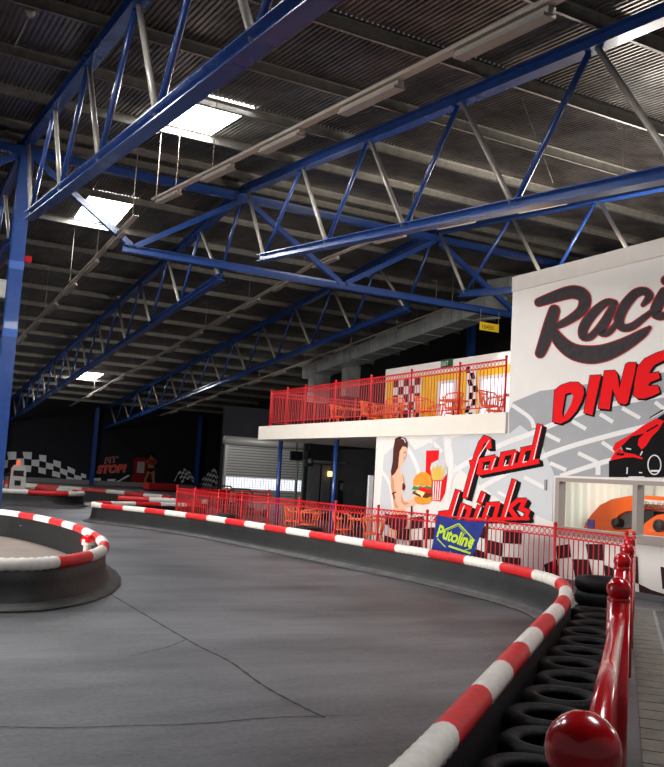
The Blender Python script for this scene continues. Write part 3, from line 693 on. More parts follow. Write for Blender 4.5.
m = MB(); c = K(240, 325); m.box((XK-.02, c.y-.09, c.z-.1), (XK, c.y+.09, c.z+.12)); m.build('sticker', mat('sticker_blue', (70, 70, 160), .5), t)

# ------------------------------------------------------------------ under the balcony
m = MB(); m.box((XW+TW, 18.85, 0), (XW+TW+.1, 18.86, 2.7)); 
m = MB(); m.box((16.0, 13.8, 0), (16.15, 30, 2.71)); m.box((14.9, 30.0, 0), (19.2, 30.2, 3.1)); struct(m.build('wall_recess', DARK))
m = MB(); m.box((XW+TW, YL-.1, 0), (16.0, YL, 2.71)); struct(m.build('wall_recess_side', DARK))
m = MB()
for k in range(7): m.box((15.05+k*.58, 29.96, .3), (15.05+k*.58+.5, 30.0, 2.1)); 
m.box((14.9, 29.94, 2.14), (19.2, 30.0, 2.22)); struct(m.build('trim_panels', GREYP))
# slim blue posts carrying the slab
for (x, y, w_) in ((11.75, 25.45, 'nearer the shutter'), (11.75, 21.75, 'nearer the painted wall')):
    t = thing('balcony_post', (x, y, 0), 'slim blue post under the balcony slab, ' + w_, 'post')
    m = MB(); m.tube([(x, y, .02), (x, y, 2.71)], 0.07, 14); m.build('shaft', BLUE, t)
    m = MB(); m.box((x-.13, y-.13, 0), (x+.13, y+.13, .02)); m.build('base_plate', BLUE, t)
# roller shutter in its own wall
SY = 45.0
a = on_y(225, 443, SY); b = on_y(317, 447, SY)
m = MB(); m.box((a.x-.1, SY+.1, 0), (XRR-.25, SY+.3, 5.2)); struct(m.build('wall_shutter', BLACKWALL))
t = thing('roller_shutter', ((a.x+b.x)/2, SY, 0), 'grey roller shutter with a bright see-through strip under the balcony', 'roller shutter')
zt_ = 3.2
m = MB(); k = 0
z = 0.02
while z < zt_:
    if not (0.72 < z < 1.36): m.box((a.x+.15, SY-.05, z), (b.x, SY+.03, z+.1)); m.box((a.x+.15, SY, z+.1), (b.x, SY+.02, z+.15), 1)
    z += .15
m.build('slats', [STEELG, GREYP], t)
m = MB()
m.box((a.x+.15, SY, .72), (b.x, SY+.02, 1.38)); m.build('vision_strip', TRANSL, t)
m = MB(); 
for k in range(6): m.box((a.x+.15, SY-.02, .72+k*.12), (b.x, SY-.005, .74+k*.12))
for k in range(34): m.box((a.x+.15+k*.16, SY-.02, .72), (a.x+.15+k*.16+.025, SY-.005, 1.38))
m.build('strip_grille', STEELG, t)
m = MB(); m.box((a.x, SY-.12, 0), (a.x+.15, SY+.08, zt_)); m.build('guide_rail', STEELG, t)
m = MB(); m.box((b.x, SY-.12, 0), (b.x+.12, SY+.08, zt_)); m.build('guide_rail', STEELG, t)
m = MB(); m.lathe((a.x-.1, SY-.12, zt_+.12), [(0, 0), (.24, 0), (.24, b.x-a.x+.3), (0, b.x-a.x+.3)], 16, axis='x'); m.build('roll_housing', STEELG, t)
# things hung under the slab
def boxthing(name, c, s_, label, cat, material, extra=None):
    t = thing(name, c, label, cat); m = MB(); m.box((c[0]-s_[0]/2, c[1]-s_[1]/2, c[2]-s_[2]/2), (c[0]+s_[0]/2, c[1]+s_[1]/2, c[2]+s_[2]/2)); m.build('case', material, t); return t
p = on_y(295, 456, 26.0); t = boxthing('monitor', (p.x, 25.9, p.z), (.42, .1, .3), 'small black monitor hung under the balcony left of the first post', 'monitor', BLK)
m = MB(); m.box((p.x-.17, 25.84, p.z-.11), (p.x+.17, 25.85, p.z+.11)); m.build('screen', mat('dark_screen', (28, 30, 36), .15), t); m = MB(); m.tube([(p.x, 25.9, p.z+.15), (p.x, 25.9, 2.71)], .02, 8); m.build('bracket', BLK, t)
p = on_y(309, 459, 25.5); t = boxthing('hanging_speaker', (p.x, 25.5, p.z), (.22, .2, .48), 'black loudspeaker hung under the balcony beside the small monitor', 'speaker', BLK)
m = MB(); m.lathe((p.x, 25.38, p.z-.06), [(0, 0), (.07, 0), (.085, .02)], 14, axis='y'); m.build('cone', GREYP, t); m = MB(); m.tube([(p.x, 25.5, p.z+.24), (p.x, 25.5, 2.71)], .02, 8); m.build('bracket', BLK, t)
q0 = on_y(284, 446, 30); q1 = on_y(309, 450, 27)
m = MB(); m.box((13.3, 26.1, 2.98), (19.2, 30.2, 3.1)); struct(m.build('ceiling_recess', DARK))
t = thing('strip_light', (14, 29, 2.88), 'pale strip light under the balcony above the shutter', 'light fitting')
m = MB(); m.beam((13.5, 29.9, 2.935), (14.9, 27.6, 2.935), .14, .08); m.build('tube', LAMPW, t)
p = on_y(331, 474, 29.9); t = boxthing('wall_lamp', (p.x, 29.85, p.z), (.25, .2, .2), 'small warm lamp glowing on the dark wall under the balcony', 'lamp', WARM)
p = on_y(343, 494, 29.0); t = thing('drinks_dispenser', (p.x, 29.2, 0), 'black dispenser machine standing by the dark panelled wall', 'machine')
m = MB(); m.box((p.x-.3, 28.9, 0), (p.x+.3, 29.5, 1.1)); m.build('cabinet', BLK, t)
m = MB(); m.box((p.x-.26, 28.95, 1.1), (p.x+.26, 29.45, 1.55)); m.build('head', BLK, t)
m = MB(); m.box((p.x-.16, 28.93, 1.2), (p.x+.16, 28.95, 1.45)); m.build('panel', GREYP, t)
p = on_y(355, 490, 29.9); m = MB(); m.box((p.x-.16, 29.93, p.z-.2), (p.x+.16, 29.96, p.z+.2)); tag(m.build('notice', PLGREY), 'small pale notice on the dark panelled wall under the balcony', 'notice')
p = on_x(376.5, 500, 11.25)
m = MB(); m.box((11.16, 18.86, 0), (11.28, 18.93, 1.75)); tag(m.build('door_post', PLGREY), 'pale grey post standing at the left end of the painted wall', 'post')
t = thing('pipe_post', (14.2, 28.8, 0), 'greenish pipe post left of the second blue post', 'post'); m = MB(); m.tube([(14.0, 28.8, 0), (14.0, 28.8, 2.2)], .05, 10); m.tube([(14.25, 28.8, 0), (14.25, 28.8, 2.2), ], .04, 10); m.tube([(14.0, 28.8, 2.2), (18.6, 28.8, 2.2)], .03, 8); m.build('pipes', mat('dull_green_pipe', (70, 82, 74), .5), t)
# parked kart behind the fence (only its black hoop and seat show)
def kart(cx, cy, label):
    t = thing('go_kart', (cx, cy, 0), label, 'go-kart')
    m = MB(); m.box((cx-.55, cy-.8, .08), (cx+.55, cy+.8, .22)); m.build('chassis', BLK, t)
    m = MB(); m.tube([(cx-.5, cy+.5, .2), (cx-.5, cy+.5, .85), (cx-.35, cy+.5, 1.0), (cx+.35, cy+.5, 1.0), (cx+.5, cy+.5, .85), (cx+.5, cy+.5, .2)], .035, 10); m.build('roll_bar', BLK, t)
    m = MB(); m.box((cx-.25, cy-.1, .22), (cx+.25, cy+.35, .32)); m.box((cx-.25, cy+.3, .3), (cx+.25, cy+.4, .85)); m.build('seat', RUBBER, t)
    for sx in (-.6, .6):
        for sy in (-.6, .6):
            m = MB(); m.lathe((cx+sx, cy+sy, .15), [(0, -.08), (.1, -.08), (.15, -.05), (.15, .05), (.1, .08), (0, .08)], 16, axis='x'); m.build('wheel', RUBBER, t)
    m = MB(); m.tube([(cx, cy-.1, .6), (cx, cy-.5, .22)], .015, 8); m.lathe((cx, cy-.08, .62), [(.15, -.012), (.165, 0), (.15, .012), (.135, 0), (.15, -.012)], 16, axis='y'); m.build('steering_wheel', BLK, t)
kart(14.3, 36.2, 'dark go-kart parked behind the red fence, farther from the posts'); kart(13.2, 31.5, 'dark go-kart parked behind the red fence, closer to the shutter post')

# ------------------------------------------------------------------ red railings
def resample(pts, step):
    pts = [Vector(p) for p in pts]; out = [pts[0].copy()]; acc = 0
    for a, b in zip(pts[:-1], pts[1:]):
        L = (b-a).length; s = step - acc
        while s <= L: out.append(a.lerp(b, s/L)); s += step
        acc = (acc + L) % step if step else 0
        acc = L - (s - step)
    return out
def post_mesh(p, h, r, ball):
    m = MB(); m.tube([(p[0], p[1], p[2]), (p[0], p[1], p[2]+h)], r, 10)
    return m
def ball_mesh(c, r, seg=16):
    m = MB(); m.lathe(c, [(0.001, -r)] + [(r*math.sin(PI*k/10), -r*math.cos(PI*k/10)) for k in range(1, 10)] + [(0.001, r)], seg); return m
def railing(name, pts, z0, h, label, posts_r=0.024, post_extra=0.07, skip_first=False, step=0.115, material=REDRAIL, bal_r=0.009):
    pts = [Vector((p[0], p[1], z0)) for p in pts]
    t = thing(name, pts[0], label, 'railing')
    for i, p in enumerate(pts):
        m = post_mesh(p, h+post_extra-.03, posts_r, 0); po = m.build('post', material, t)
        ball_mesh((p.x, p.y, z0+h+post_extra-.01), posts_r*1.35, 12).build('finial', material, po)
    for a, b in zip(pts[:-1], pts[1:]):
        L = (b-a).length; d = (b-a)/L; m = MB(); up = Vector((0, 0, 1))
        m.beam(a+up*(h-.13), b+up*(h-.13), .028, .02); m.beam(a+up*.12, b+up*.12, .028, .02)
        n = max(2, int(L/step))
        for k in range(1, n): q = a.lerp(b, k/n); m.tube([q+up*.12, q+up*(h-.13)], bal_r, 5, sm=False)
        pan = m.build('railing_panel', material, t)
        m = MB(); m.beam(a+up*h, b+up*h, .04, .025); m.build('top_rail', material, pan)
        m = MB(); rr = .048
        for k in range(n):
            c = a.lerp(b, (k+.5)/n) + up*(h-.065)
            m.tube([c + d*rr*math.cos(2*PI*j/10) + up*rr*math.sin(2*PI*j/10) for j in range(10)], .008, 4, closed=True, sm=False)
        m.build('ring_row', material, pan)
    return t
gf = [(8.43, 25.3), (8.45, 23.8), (8.6, 22.35), (8.8, 21.2), (9.0, 20.0), (9.12, 18.5), (9.2, 16.9), (9.3, 15.3), (9.42, 13.75), (9.6, 12.2), (9.62, 10.55), (9.4, 8.93)]
gf = gf[:-1] + [(9.38, 8.88)]
railing('track_railing', gf, 0, 1.07, 'long red railing of thin bars between the track and the diner')
railing('seating_railing', [(8.5, 25.45), (10.1, 25.6), (11.6, 25.75)], 0, 1.07, 'short red railing closing the far end of the seating area')
mz = [(25.4), 24.2, 23.0, 21.15, 19.25, 17.4, 15.5, 13.95]
railing('balcony_railing', [(11.3, y) for y in mz], 3.13, 1.07, 'red railing of thin bars along the front edge of the balcony')
railing('balcony_end_railing', [(11.4, 25.5), (12.9, 25.5), (14.4, 25.5), (15.9, 25.5)], 3.13, 1.07, 'red railing across the far end of the balcony')
# heavy near railing running towards the camera
dg = [(9.38, 8.75), (7.55, 7.1), (6.35, 6.0), (5.22, 4.98), (3.68, 3.53), (1.33, 1.36)]
t = thing('handrail', (3.6, 3.47, 0), 'glossy red handrail with ball topped posts running to the bottom right corner', 'railing')
bz = [1.13, 1.13, 1.14, 1.14, 1.14, 1.14]
for i, (x, y) in enumerate(dg):
    r = 0.062 if i else .03
    m = MB(); m.tube([(x, y, 0), (x, y, bz[i]-.06)], r*.95, 24)
    po = m.build('post', REDP, t)
    m = MB(); m.lathe((x, y, bz[i]-.07), [(r*.95, .004), (r*.99, .012), (r*.99, .022), (r*.9, .03)], 24); m.build('collar', REDP, po)
    R_ = r*1.04 if i < 5 else .076
    ball_mesh((x, y, bz[i]), R_, 32).build('ball_cap', REDP, po)
for (x0, y0), (x1, y1) in zip(dg[:-1], dg[1:]):
    A = Vector((x0, y0, .99)); B = Vector((x1, y1, .99))
    m = MB(); m.tube([A, B], 0.036, 20); ra = m.build('rail', REDP, t)
    n = max(2, int((B-A).length/.13)); m = MB(); m.beam(A-Vector((0, 0, .87)), B-Vector((0, 0, .87)), .03, .02)
    for k in range(1, n): q = A.lerp(B, k/n); m.tube([(q.x, q.y, .12), (q.x, q.y, .97)], .009, 6)
    m.build('railing_panel', REDP, t)

# Putoline banner on the track railing
P0 = on_x(430.5, 514.5, 9.33); 
def ban(u, v): return on_x(u, v, 9.30)
tl, tr_, bl, br = ban(434, 515), ban(478.5, 521.5), ban(428, 553), ban(466, 562)
bl = Vector((9.3, bl.y, max(bl.z, .42))); br = Vector((9.3, br.y, max(br.z, .40)))
t = thing('banner', (9.3, (tl.y+tr_.y)/2, .4), 'blue cloth banner lettered Putoline hung on the red track railing', 'banner')
N1, N2 = 20, 14
def bpt(s, r, off=0.0):
    a = tl.lerp(tr_, s); b = bl.lerp(br, s); q = a.lerp(b, r)
    q.x = 9.30 + .012*math.sin(s*22+r*3)*(0.4+r) - off; q.z -= .03*math.sin(PI*s)*(1-r)
    # follow the slight skew of the fence
    q.x += (q.y-14.5)*-0.06 + .0; return q
vs = [bpt(i/N1, j/N2) for j in range(N2+1) for i in range(N1+1)]
fs = [(j*(N1+1)+i, j*(N1+1)+i+1, (j+1)*(N1+1)+i+1, (j+1)*(N1+1)+i) for j in range(N2) for i in range(N1)]
n_ = len(vs); vs2 = [v + Vector((.004, 0, 0)) for v in vs]
m = MB(); m.add(vs, fs, 0, True); m.add(vs2, fs, 0, True); m.build('cloth', FABRIC, t, recalc=False)
tv, tf = text_polys('Putoline', 1.0, 0.1, 0, 0.035)
w_ = max(v.x for v in tv); h_ = max(v.y for v in tv)
m = MB(); m.add([bpt(.08+.84*v.x/w_, .64-.34*v.y/h_+.16*(v.x/w_-.5), .012) for v in tv], tf); m.build('lettering', LIME, t, recalc=False)['label'] = 'lime Putoline lettering'
m = MB()
def bl_(pts, w):
    for (a0, a1), (b0, b1) in zip(pts[:-1], pts[1:]):
        dx, dy = b0-a0, b1-a1; l = math.hypot(dx, dy); nx, ny = -dy/l*w/2, dx/l*w/2
        m.add([bpt(a0+nx, a1+ny, .009), bpt(b0+nx, b1+ny, .009), bpt(b0-nx, b1-ny, .009), bpt(a0-nx, a1-ny, .009)], [(0, 1, 2, 3)])
bl_([(.5, .1), (.93, .52)], .03); bl_([(.5, .1), (.08, .48)], .03); bl_([(.12, .62), (.52, .97)], .03); bl_([(.52, .97), (.92, .72)], .02)
bl_([(.5, .16), (.86, .52)], .012); bl_([(.5, .16), (.14, .48)], .012); bl_([(.42, .76), (.95, .86)], .05)
m.build('emblem', LIME, t, recalc=False)

# ------------------------------------------------------------------ chairs and tables
def chair_proto():
    t = thing('slatted_chair', (0, 0, 0), 'x', 'chair')
    m = MB(); m.lathe((0, 0, .43), [(0, 0), (.2, 0), (.225, .015), (.225, .03), (.2, .04), (0, .04)], 20); m.build('seat', ORANGE, t)
    for sx in (-1, 1):
        for sy in (-1, 1):
            m = MB(); m.tube([(sx*.16, sy*.16, .43), (sx*.22, sy*.22, 0)], [.018, .014], 8); m.build('leg', ORANGE, t)
    arc = lambda r, z: [(r*math.cos(a), r*math.sin(a), z) for a in [PI*(-.18)+PI*1.36*k/16 for k in range(17)]]
    m = MB(); m.tube([(x, y, z - .07*abs(y < 0) + .06*max(0, y/.27)) for x, y, z in arc(.27, .78)], .018, 8); b = m.build('backrest', ORANGE, t)
    m = MB()
    for k in range(13):
        a = -PI*.12 + PI*1.24*k/12; c, s_ = math.cos(a), math.sin(a)
        m.tube([(.2*c, .2*s_, .46), (.27*c, .27*s_, .77+.06*max(0, s_))], .011, 6)
    m.build('back_slats', ORANGE, t)
    return t
def table_proto():
    t = thing('cafe_table', (0, 0, 0), 'x', 'table')
    m = MB(); m.lathe((0, 0, .71), [(0, 0), (.38, 0), (.4, .015), (.4, .03), (0, .03)], 28); m.build('tabletop', ORANGE, t)
    m = MB(); m.tube([(0, 0, .03), (0, 0, .71)], .03, 12); m.build('stem', BLK, t)
    m = MB(); m.lathe((0, 0, 0), [(0, .03), (.22, .02), (.24, 0), (0, 0)], 24); m.build('base', BLK, t)
    return t
cp = chair_proto(); tp = table_proto(); first = {'c': True, 't': True}
def place(kind, x, y, z, rot, label, group):
    proto = cp if kind == 'c' else tp
    o = proto if first[kind] else copy_tree(proto); first[kind] = False
    o.location = (x, y, z); o.rotation_euler = (0, 0, rot); o['label'] = label; o['group'] = group
gch = [(10.3, 21.2, .6), (10.1, 19.9, 3.4), (10.2, 18.3, .4), (10.35, 17.2, 2.8)]
gtb = [(10.4, 20.5), (10.45, 17.75)]
for x, y, r in gch: place('c', x, y, 0, r, 'orange slatted chair on the ground floor behind the red track railing', 'chairs behind the track railing')
for x, y in gtb: place('t', x, y, 0, 0, 'round orange cafe table on the ground floor behind the red track railing', 'tables behind the track railing')
mch = [(12.1, 23.0, .4), (12.9, 21.6, 3.2), (12.0, 20.5, .3), (12.9, 20.6, 5.2), (12.0, 19.2, 3.0), (12.1, 18.0, .3), (12.9, 17.9, 5.0), (12.0, 16.7, 3.3), (12.9, 16.3, 4.9), (12.05, 15.4, .2), (12.1, 14.4, 3.0), (13.3, 19.3, 4.6), (13.6, 22.4, 4.8)]
mtb = [(12.4, 22.35), (12.6, 19.9), (12.5, 17.35), (12.5, 14.95)]
for x, y, r in mch: place('c', x*1.11, min(y*1.11, 24.9), 3.13, r, 'orange slatted chair on the balcony behind its red railing', 'balcony chairs')
for x, y in mtb: place('t', x*1.11, y*1.11, 3.13, 0, 'round orange cafe table on the balcony behind its red railing', 'balcony tables')

# ------------------------------------------------------------------ crash barriers
def smooth(pts, closed=False, sub=6):
    P = [Vector((p[0], p[1], 0)) for p in pts]; n = len(P); Q = []
    for i in range(n if closed else n-1):
        g = (lambda j: P[j % n]) if closed else (lambda j: P[min(max(j, 0), n-1)])
        p0, p1, p2, p3 = g(i-1), g(i), g(i+1), g(i+2)
        for k in range(sub):
            t = k/sub; Q.append(0.5*((2*p1)+(p2-p0)*t+(2*p0-5*p1+4*p2-p3)*t*t+(3*p1-p0-3*p2+p3)*t**3))
    if not closed: Q.append(P[-1].copy())
    return Q
def even(Q, step, closed=False):
    if closed: Q = Q + [Q[0]]
    out = [Q[0]]; need = step
    for a, b in zip(Q[:-1], Q[1:]):
        L = (b-a).length; pos = 0
        while L - pos >= need: pos += need; out.append(a.lerp(b, pos/L)); need = step
        need -= (L-pos)
    if closed and (out[-1]-Q[-1]).length < step*.6: out.pop()
    return out
def barrier(pts, side, label, closed=False, seg=0.88, start=0, ribs=True, lip=True, step=0.055, z=0.485, r=0.078, phase=0.0, bounds=None):
    Q = even(smooth(pts, closed), step, closed)
    c = Q[0]
    t = thing('crash_barrier', (c.x, c.y, 0), label, 'crash barrier')
    n = len(Q); rs = [(r if (i % 2 == 0 or not ribs) else r-.009) for i in range(n)]
    def colour(i):
        if bounds: return (sum(1 for b_ in bounds if i*step >= b_) + start) % 2
        return (int(((i*step)+phase)/seg) + start) % 2
    m = MB(); m.tube([(q.x, q.y, z) for q in Q], rs, 14, mi=colour, closed=closed, sm=True)
    m.build('striped_tube', [REDSL, WHSL], t)
    # rubber skirt: profile in (offset to track side, height)
    prof = [(-.05, .47), (.02, .44), (.035, .28), (.05, .16), (.10, .07), (.17, .025), (.27, .016)] if lip else [(-.05, .47), (.02, .44), (.03, .25), (.04, .0)]
    S2 = even(smooth(pts, closed), max(step*3, .16), closed); N = len(S2); vs = []; np_ = len(prof)
    for i in range(N):
        a = S2[i-1] if (i > 0 or closed) else S2[0]; b = S2[(i+1) % N] if (i < N-1 or closed) else S2[-1]
        d = (b-a).normalized(); nr = Vector((d.y, -d.x, 0))*side
        w = 1.0 + .02*math.sin(i*1.3)+.03*math.sin(i*.37)
        for (o_, h) in prof: vs.append((S2[i].x+nr.x*o_*(w if o_ > .15 else 1), S2[i].y+nr.y*o_*(w if o_ > .15 else 1), h))
    m = MB(); fs = []; M_ = N if closed else N-1
    for i in range(M_):
        j = (i+1) % N
        for k in range(np_-1): m.f.append((i*np_+k, j*np_+k, j*np_+k+1, i*np_+k+1)); m.m.append(1 if (lip and k >= 4) else 0); m.smooth.append(True)
    m.v = [Vector(v) for v in vs]
    sk = m.build('rubber_skirt', [SKIRT, LIP], t, recalc=False)
    mod = sk.modifiers.new('thickness', 'SOLIDIFY'); mod.thickness = 0.012; mod.offset = 0
    # backing wall of stacked strips on the infield side
    m = MB(); fs = []
    for i in range(N):
        a = S2[i-1] if (i > 0 or closed) else S2[0]; b = S2[(i+1) % N] if (i < N-1 or closed) else S2[-1]
        d = (b-a).normalized(); nr = Vector((d.y, -d.x, 0))*side
        for (o_, h) in ((-.02, 0.0), (-.06, 0.0), (-.06, .45), (-.02, .45)): m.v.append(Vector((S2[i].x+nr.x*o_, S2[i].y+nr.y*o_, h)))
    for i in range(M_):
        j = (i+1) % N
        for k in range(4): m.f.append((i*4+k, j*4+k, j*4+(k+1) % 4, i*4+(k+1) % 4)); m.m.append(0); m.smooth.append(False)
    m.build('backing_board', RUBBER, t)
    return t, Q
MS = 0
MAINB = [1.80 - .8, 1.80]
while MAINB[-1] < 7.2: MAINB.append(MAINB[-1] + .80)
while MAINB[-1] < 40: MAINB.append(MAINB[-1] + .94)
main_pts = [(1.15, 2.3), (2.12, 3.11), (2.98, 3.87), (4.0, 4.78), (5.32, 5.95), (6.5, 7.0), (7.3, 7.8), (7.95, 8.6), (8.3, 9.4), (8.5, 10.5), (8.55, 12.3), (8.4, 13.9), (8.15, 16.74), (7.75, 20.6), (7.0, 23.4), (6.35, 24.9), (6.1, 25.6), (6.35, 26.3), (7.0, 26.8), (8.0, 27.2), (9.1, 27.5), (10.2, 27.7)]
barrier(main_pts, -1, 'long red and white crash barrier curving past the red railing to the bottom edge', seg=0.87, bounds=MAINB, start=MS)
il = [(1.53, 10.45), (2.1, 10.65), (2.65, 11.3), (3.1, 12.3), (3.42, 13.7), (3.56, 15.2), (3.6, 16.4), (3.5, 17.8), (3.3, 19.0), (2.95, 20.2), (2.2, 21.2), (.8, 21.8), (-1, 21), (-2.4, 18.5), (-2.6, 15), (-1.8, 12), (-.2, 10.7)]
barrier(il, 1, 'rounded red and white barrier island at the lower left around concrete', closed=True, seg=0.84, phase=.15, start=1)
i2 = [(-3, 34.4), (2, 34.5), (4.9, 34.0), (6.3, 33.5), (7.3, 33.9), (7.85, 35.0), (7.6, 37.2), (6.8, 38.9), (5.4, 39.4), (2, 39.6), (-3, 39.8), (-4, 37)]
barrier(i2, 1, 'red and white barrier island around the fuel pump at far left', closed=True, seg=1.45, step=.12, r=.1)
barrier([(4.5, 51), (6.28, 45.8), (7.65, 42.2), (8.85, 40.1), (9.9, 38.0), (11.02, 33.6)], -1, 'far red and white barrier in front of the back wall', seg=1.5, step=.12, r=.1, lip=False)
barrier([(8.3, 31.4), (9.3, 31.1), (10.3, 31.0), (11.5, 31.0)], -1, 'short dark backed barrier between the far barrier and the track nose', seg=1.0, step=.12, r=.1, lip=False, start=0)
# pavement inside the left island
Q = even(smooth([(x + (0.0 - x)*.03, y + (15.8-y)*.03) for x, y in il], True), .3, True)
m = MB(); tr = tessellate_polygon([Q]); m.add([(q.x, q.y, .006) for q in Q], [tuple(t_) for t_ in tr]); o = m.build('infield_slab', CONC, floor); o['label'] = 'brownish concrete patch inside the left island'
# tyres
def tyre_proto():
    m = MB(); prof = [(.17, .03), (.2, .005), (.25, 0), (.285, .02), (.3, .06), (.3, .12), (.285, .16), (.25, .18), (.2, .175), (.17, .15), (.18, .12), (.2, .09), (.18, .06), (.17, .03)]
    m.lathe((0, 0, 0), prof, 28); return m.build('tyre', RUBBER)
ty = tyre_proto(); tfirst = True
def put_tyre(x, y, z, label, group=None, sc=1.0):
    global tfirst
    o = ty if tfirst else ty.copy()
    if not tfirst: COL.objects.link(o)
    tfirst = False
    o.location = (x, y, z); o.scale = (sc, sc, sc); o.rotation_euler = (0, 0, random.random()*6); o['label'] = label; o['category'] = 'tyre'
    if group: o['group'] = group
    elif 'group' in o: del o['group']
QQ = even(smooth([(1.75, 2.2), (2.6, 2.95), (3.42, 3.72), (4.4, 4.62), (5.7, 5.8), (6.9, 6.87), (7.85, 7.8)]), .56)
for i, q in enumerate(QQ):
    for k in range(2): put_tyre(q.x - .03 + .02*math.sin(i*2.1), q.y + .03 - .02*math.sin(i*2.1), .18*k + .0005, 'worn black tyre in the row between the barrier tube and the handrail', 'tyres beside the handrail', .9 if k else .93)
for k in range(3): put_tyre(8.75, 8.75, .185*k, 'black tyre in the taller stack at the corner of the railings', 'corner tyre stack', 1.0)
for i, (u, v) in enumerate(((217, 515.5), (296, 529))):
    q = on_z(u, v, .5)
    for k in range(3): put_tyre(q.x+.35, q.y+.1, .185*k, 'black tyre stacked behind the long barrier, ' + ('farther stack' if i == 0 else 'nearer stack'), ('farther' if i == 0 else 'nearer') + ' tyre stack behind the barrier', 1.02)
q = on_z(1, 524, .1)
put_tyre(q.x-.1, q.y+.3, .008, 'black tyre lying on the concrete inside the left island, bottom one')
put_tyre(q.x-.1, q.y+.3, .195, 'black tyre on top of another inside the left island')
p = on_z(20, 533, 0); t = thing('kart_stand', p, 'thin bent metal frame beside the tyres inside the left island', 'frame')
m = MB(); m.tube([on_z(11, 519, .25), on_z(21, 525, .3), on_z(13, 535, .02), on_z(0, 533, .02)], .02, 8); m.tube([on_z(11, 519, .25), on_z(4, 533, .02)], .02, 8); m.build('frame', CHROME, t)
p = on_z(92, 550, .38); t = thing('marker_lamp', (p.x-.12, p.y-.05, 0), 'small red capped white marker lamp inside the tip of the left island', 'marker')
px, py = p.x-.08, p.y-.05
m = MB(); m.lathe((px, py, 0), [(0, 0), (.07, 0), (.06, .45), (.09, .46), (.09, .5), (0, .5)], 18); m.build('post', WHSL, t)
m = MB(); m.lathe((px, py, .5), [(.11, 0), (.11, .03), (.09, .08), (.04, .11), (0, .115)], 20); m.build('cap', REDP, t)
# fuel pump
p = on_y(15.5, 480, 38.2); px = p.x; py = 37.6
t = thing('fuel_pump', (px, py, 0), 'white retro fuel pump with an orange beacon behind the left barriers', 'fuel pump')
PUMPW = mat('pump_white', (214, 208, 200), .5)
m = MB(); m.prism([(px-.33, py, 0), (px+.33, py, 0), (px+.29, py, 1.28), (px+.2, py, 1.42), (px-.2, py, 1.42), (px-.29, py, 1.28)], (0, .4, 0), 0, 1); m.build('body', [PUMPW, REDP], t)
m = MB(); m.box((px-.2, py-.02, .98), (px+.2, py, 1.2)); m.box((px-.12, py-.02, .6), (px+.12, py, .8)); m.build('display', BLK, t)
m = MB(); m.lathe((px, py-.02, .3), [(.12, 0), (.16, -.01), (.12, -.02)], 16, axis='y'); m.build('badge', BLK, t)
m = MB(); m.lathe((px, py+.2, 1.42), [(0, 0), (.07, 0), (.06, .14), (.02, .2), (0, .2)], 14); m.build('beacon', BEACON, t)
m = MB(); m.tube([(px-.3, py, 1.1), (px-.5, py, 1.0), (px-.52, py, .4), (px-.36, py, .25)], .025, 8); m.build('hose', BLK, t)

# ------------------------------------------------------------------ back wall paintings
def B(layer): return Decal(plane='y', d=YF, layer=layer, crop=(0, 0, 1))
c0 = (0, 420, 6.036)
d = Decal(c0, 'y', YF, 4)
for q in ([(42, 192), (99, 192), (97, 238), (49, 240)], [(0, 250), (49, 240), (45, 288), (2, 294)], [(99, 232), (145, 232), (146, 272), (95, 275)], [(136, 192), (193, 194), (190, 238), (145, 232)], [(146, 272), (190, 276), (186, 314), (142, 312)],
          [(190, 240), (238, 240), (236, 282), (190, 276)], [(236, 210), (280, 214), (278, 256), (238, 245)], [(232, 284), (278, 292), (276, 328), (232, 318)], [(278, 256), (322, 266), (322, 302), (276, 292)], [(322, 240), (368, 252), (366, 292), (322, 275)],
          [(316, 305), (364, 318), (362, 350), (314, 338)], [(362, 288), (408, 305), (406, 340), (362, 318)], [(408, 278), (454, 300), (450, 330), (408, 312)], [(400, 340), (448, 352), (446, 382), (400, 372)], [(448, 330), (494, 342), (492, 374), (448, 356)], [(490, 320), (520, 330), (520, 352), (490, 346)], [(484, 374), (515, 380), (512, 402), (480, 396)],
          [(535, 370), (555, 366), (556, 390), (535, 395)], [(560, 350), (610, 352), (606, 376), (556, 374)], [(550, 385), (602, 388), (596, 405), (545, 402)]):
    d.poly(q)
d.c = (90, 450, 8.3)
for q in ([(15, 235), (90, 232), (88, 265), (10, 262)], [(88, 265), (146, 265), (140, 292), (85, 292)], [(146, 242), (215, 240), (205, 268), (140, 268)], [(30, 290), (70, 290), (65, 305), (28, 305)], [(120, 290), (180, 282), (175, 300), (118, 303)], [(190, 270), (240, 252), (300, 215), (325, 206), (328, 216), (260, 252), (225, 275), (185, 285)], [(0, 250), (18, 250), (12, 285), (0, 285)]):
    d.poly(q)
c8 = (90, 440, 4.427)
d.c = (80, 430, 5.533)
def flag(cx0, cy0, cx1, cy1, rows, cols, h, wav, slope):
    for i in range(cols):
        for j in range(rows):
            if (i+j) % 2: continue
            f0, f1 = i/cols, (i+1)/cols
            x0, x1 = cx0+(cx1-cx0)*f0, cx0+(cx1-cx0)*f1
            y0 = cy0+(cy1-cy0)*f0 - wav*math.sin(PI*f0); y1 = cy0+(cy1-cy0)*f1 - wav*math.sin(PI*f1)
            s0 = slope*j; hh = h/rows
            d.poly([(x0+s0, y0+j*hh), (x1+s0, y1+j*hh), (x1+s0+slope, y1+(j+1)*hh), (x0+s0+slope, y0+(j+1)*hh)])
d.c = (160, 430, 2.767)
flag(50, 118, 92, 128, 5, 6, 30, 16, 2); flag(102, 150, 150, 106, 6, 7, 44, 3, 0); flag(150, 106, 184, 150, 6, 5, 46, 0, 0)
d.lines([(40, 142), (52, 116)], 2)
d.build('painted_chequered_bands', mat('back_wall_white', (205, 205, 208), .7), back, label='white chequers of the flags painted along the black back wall')
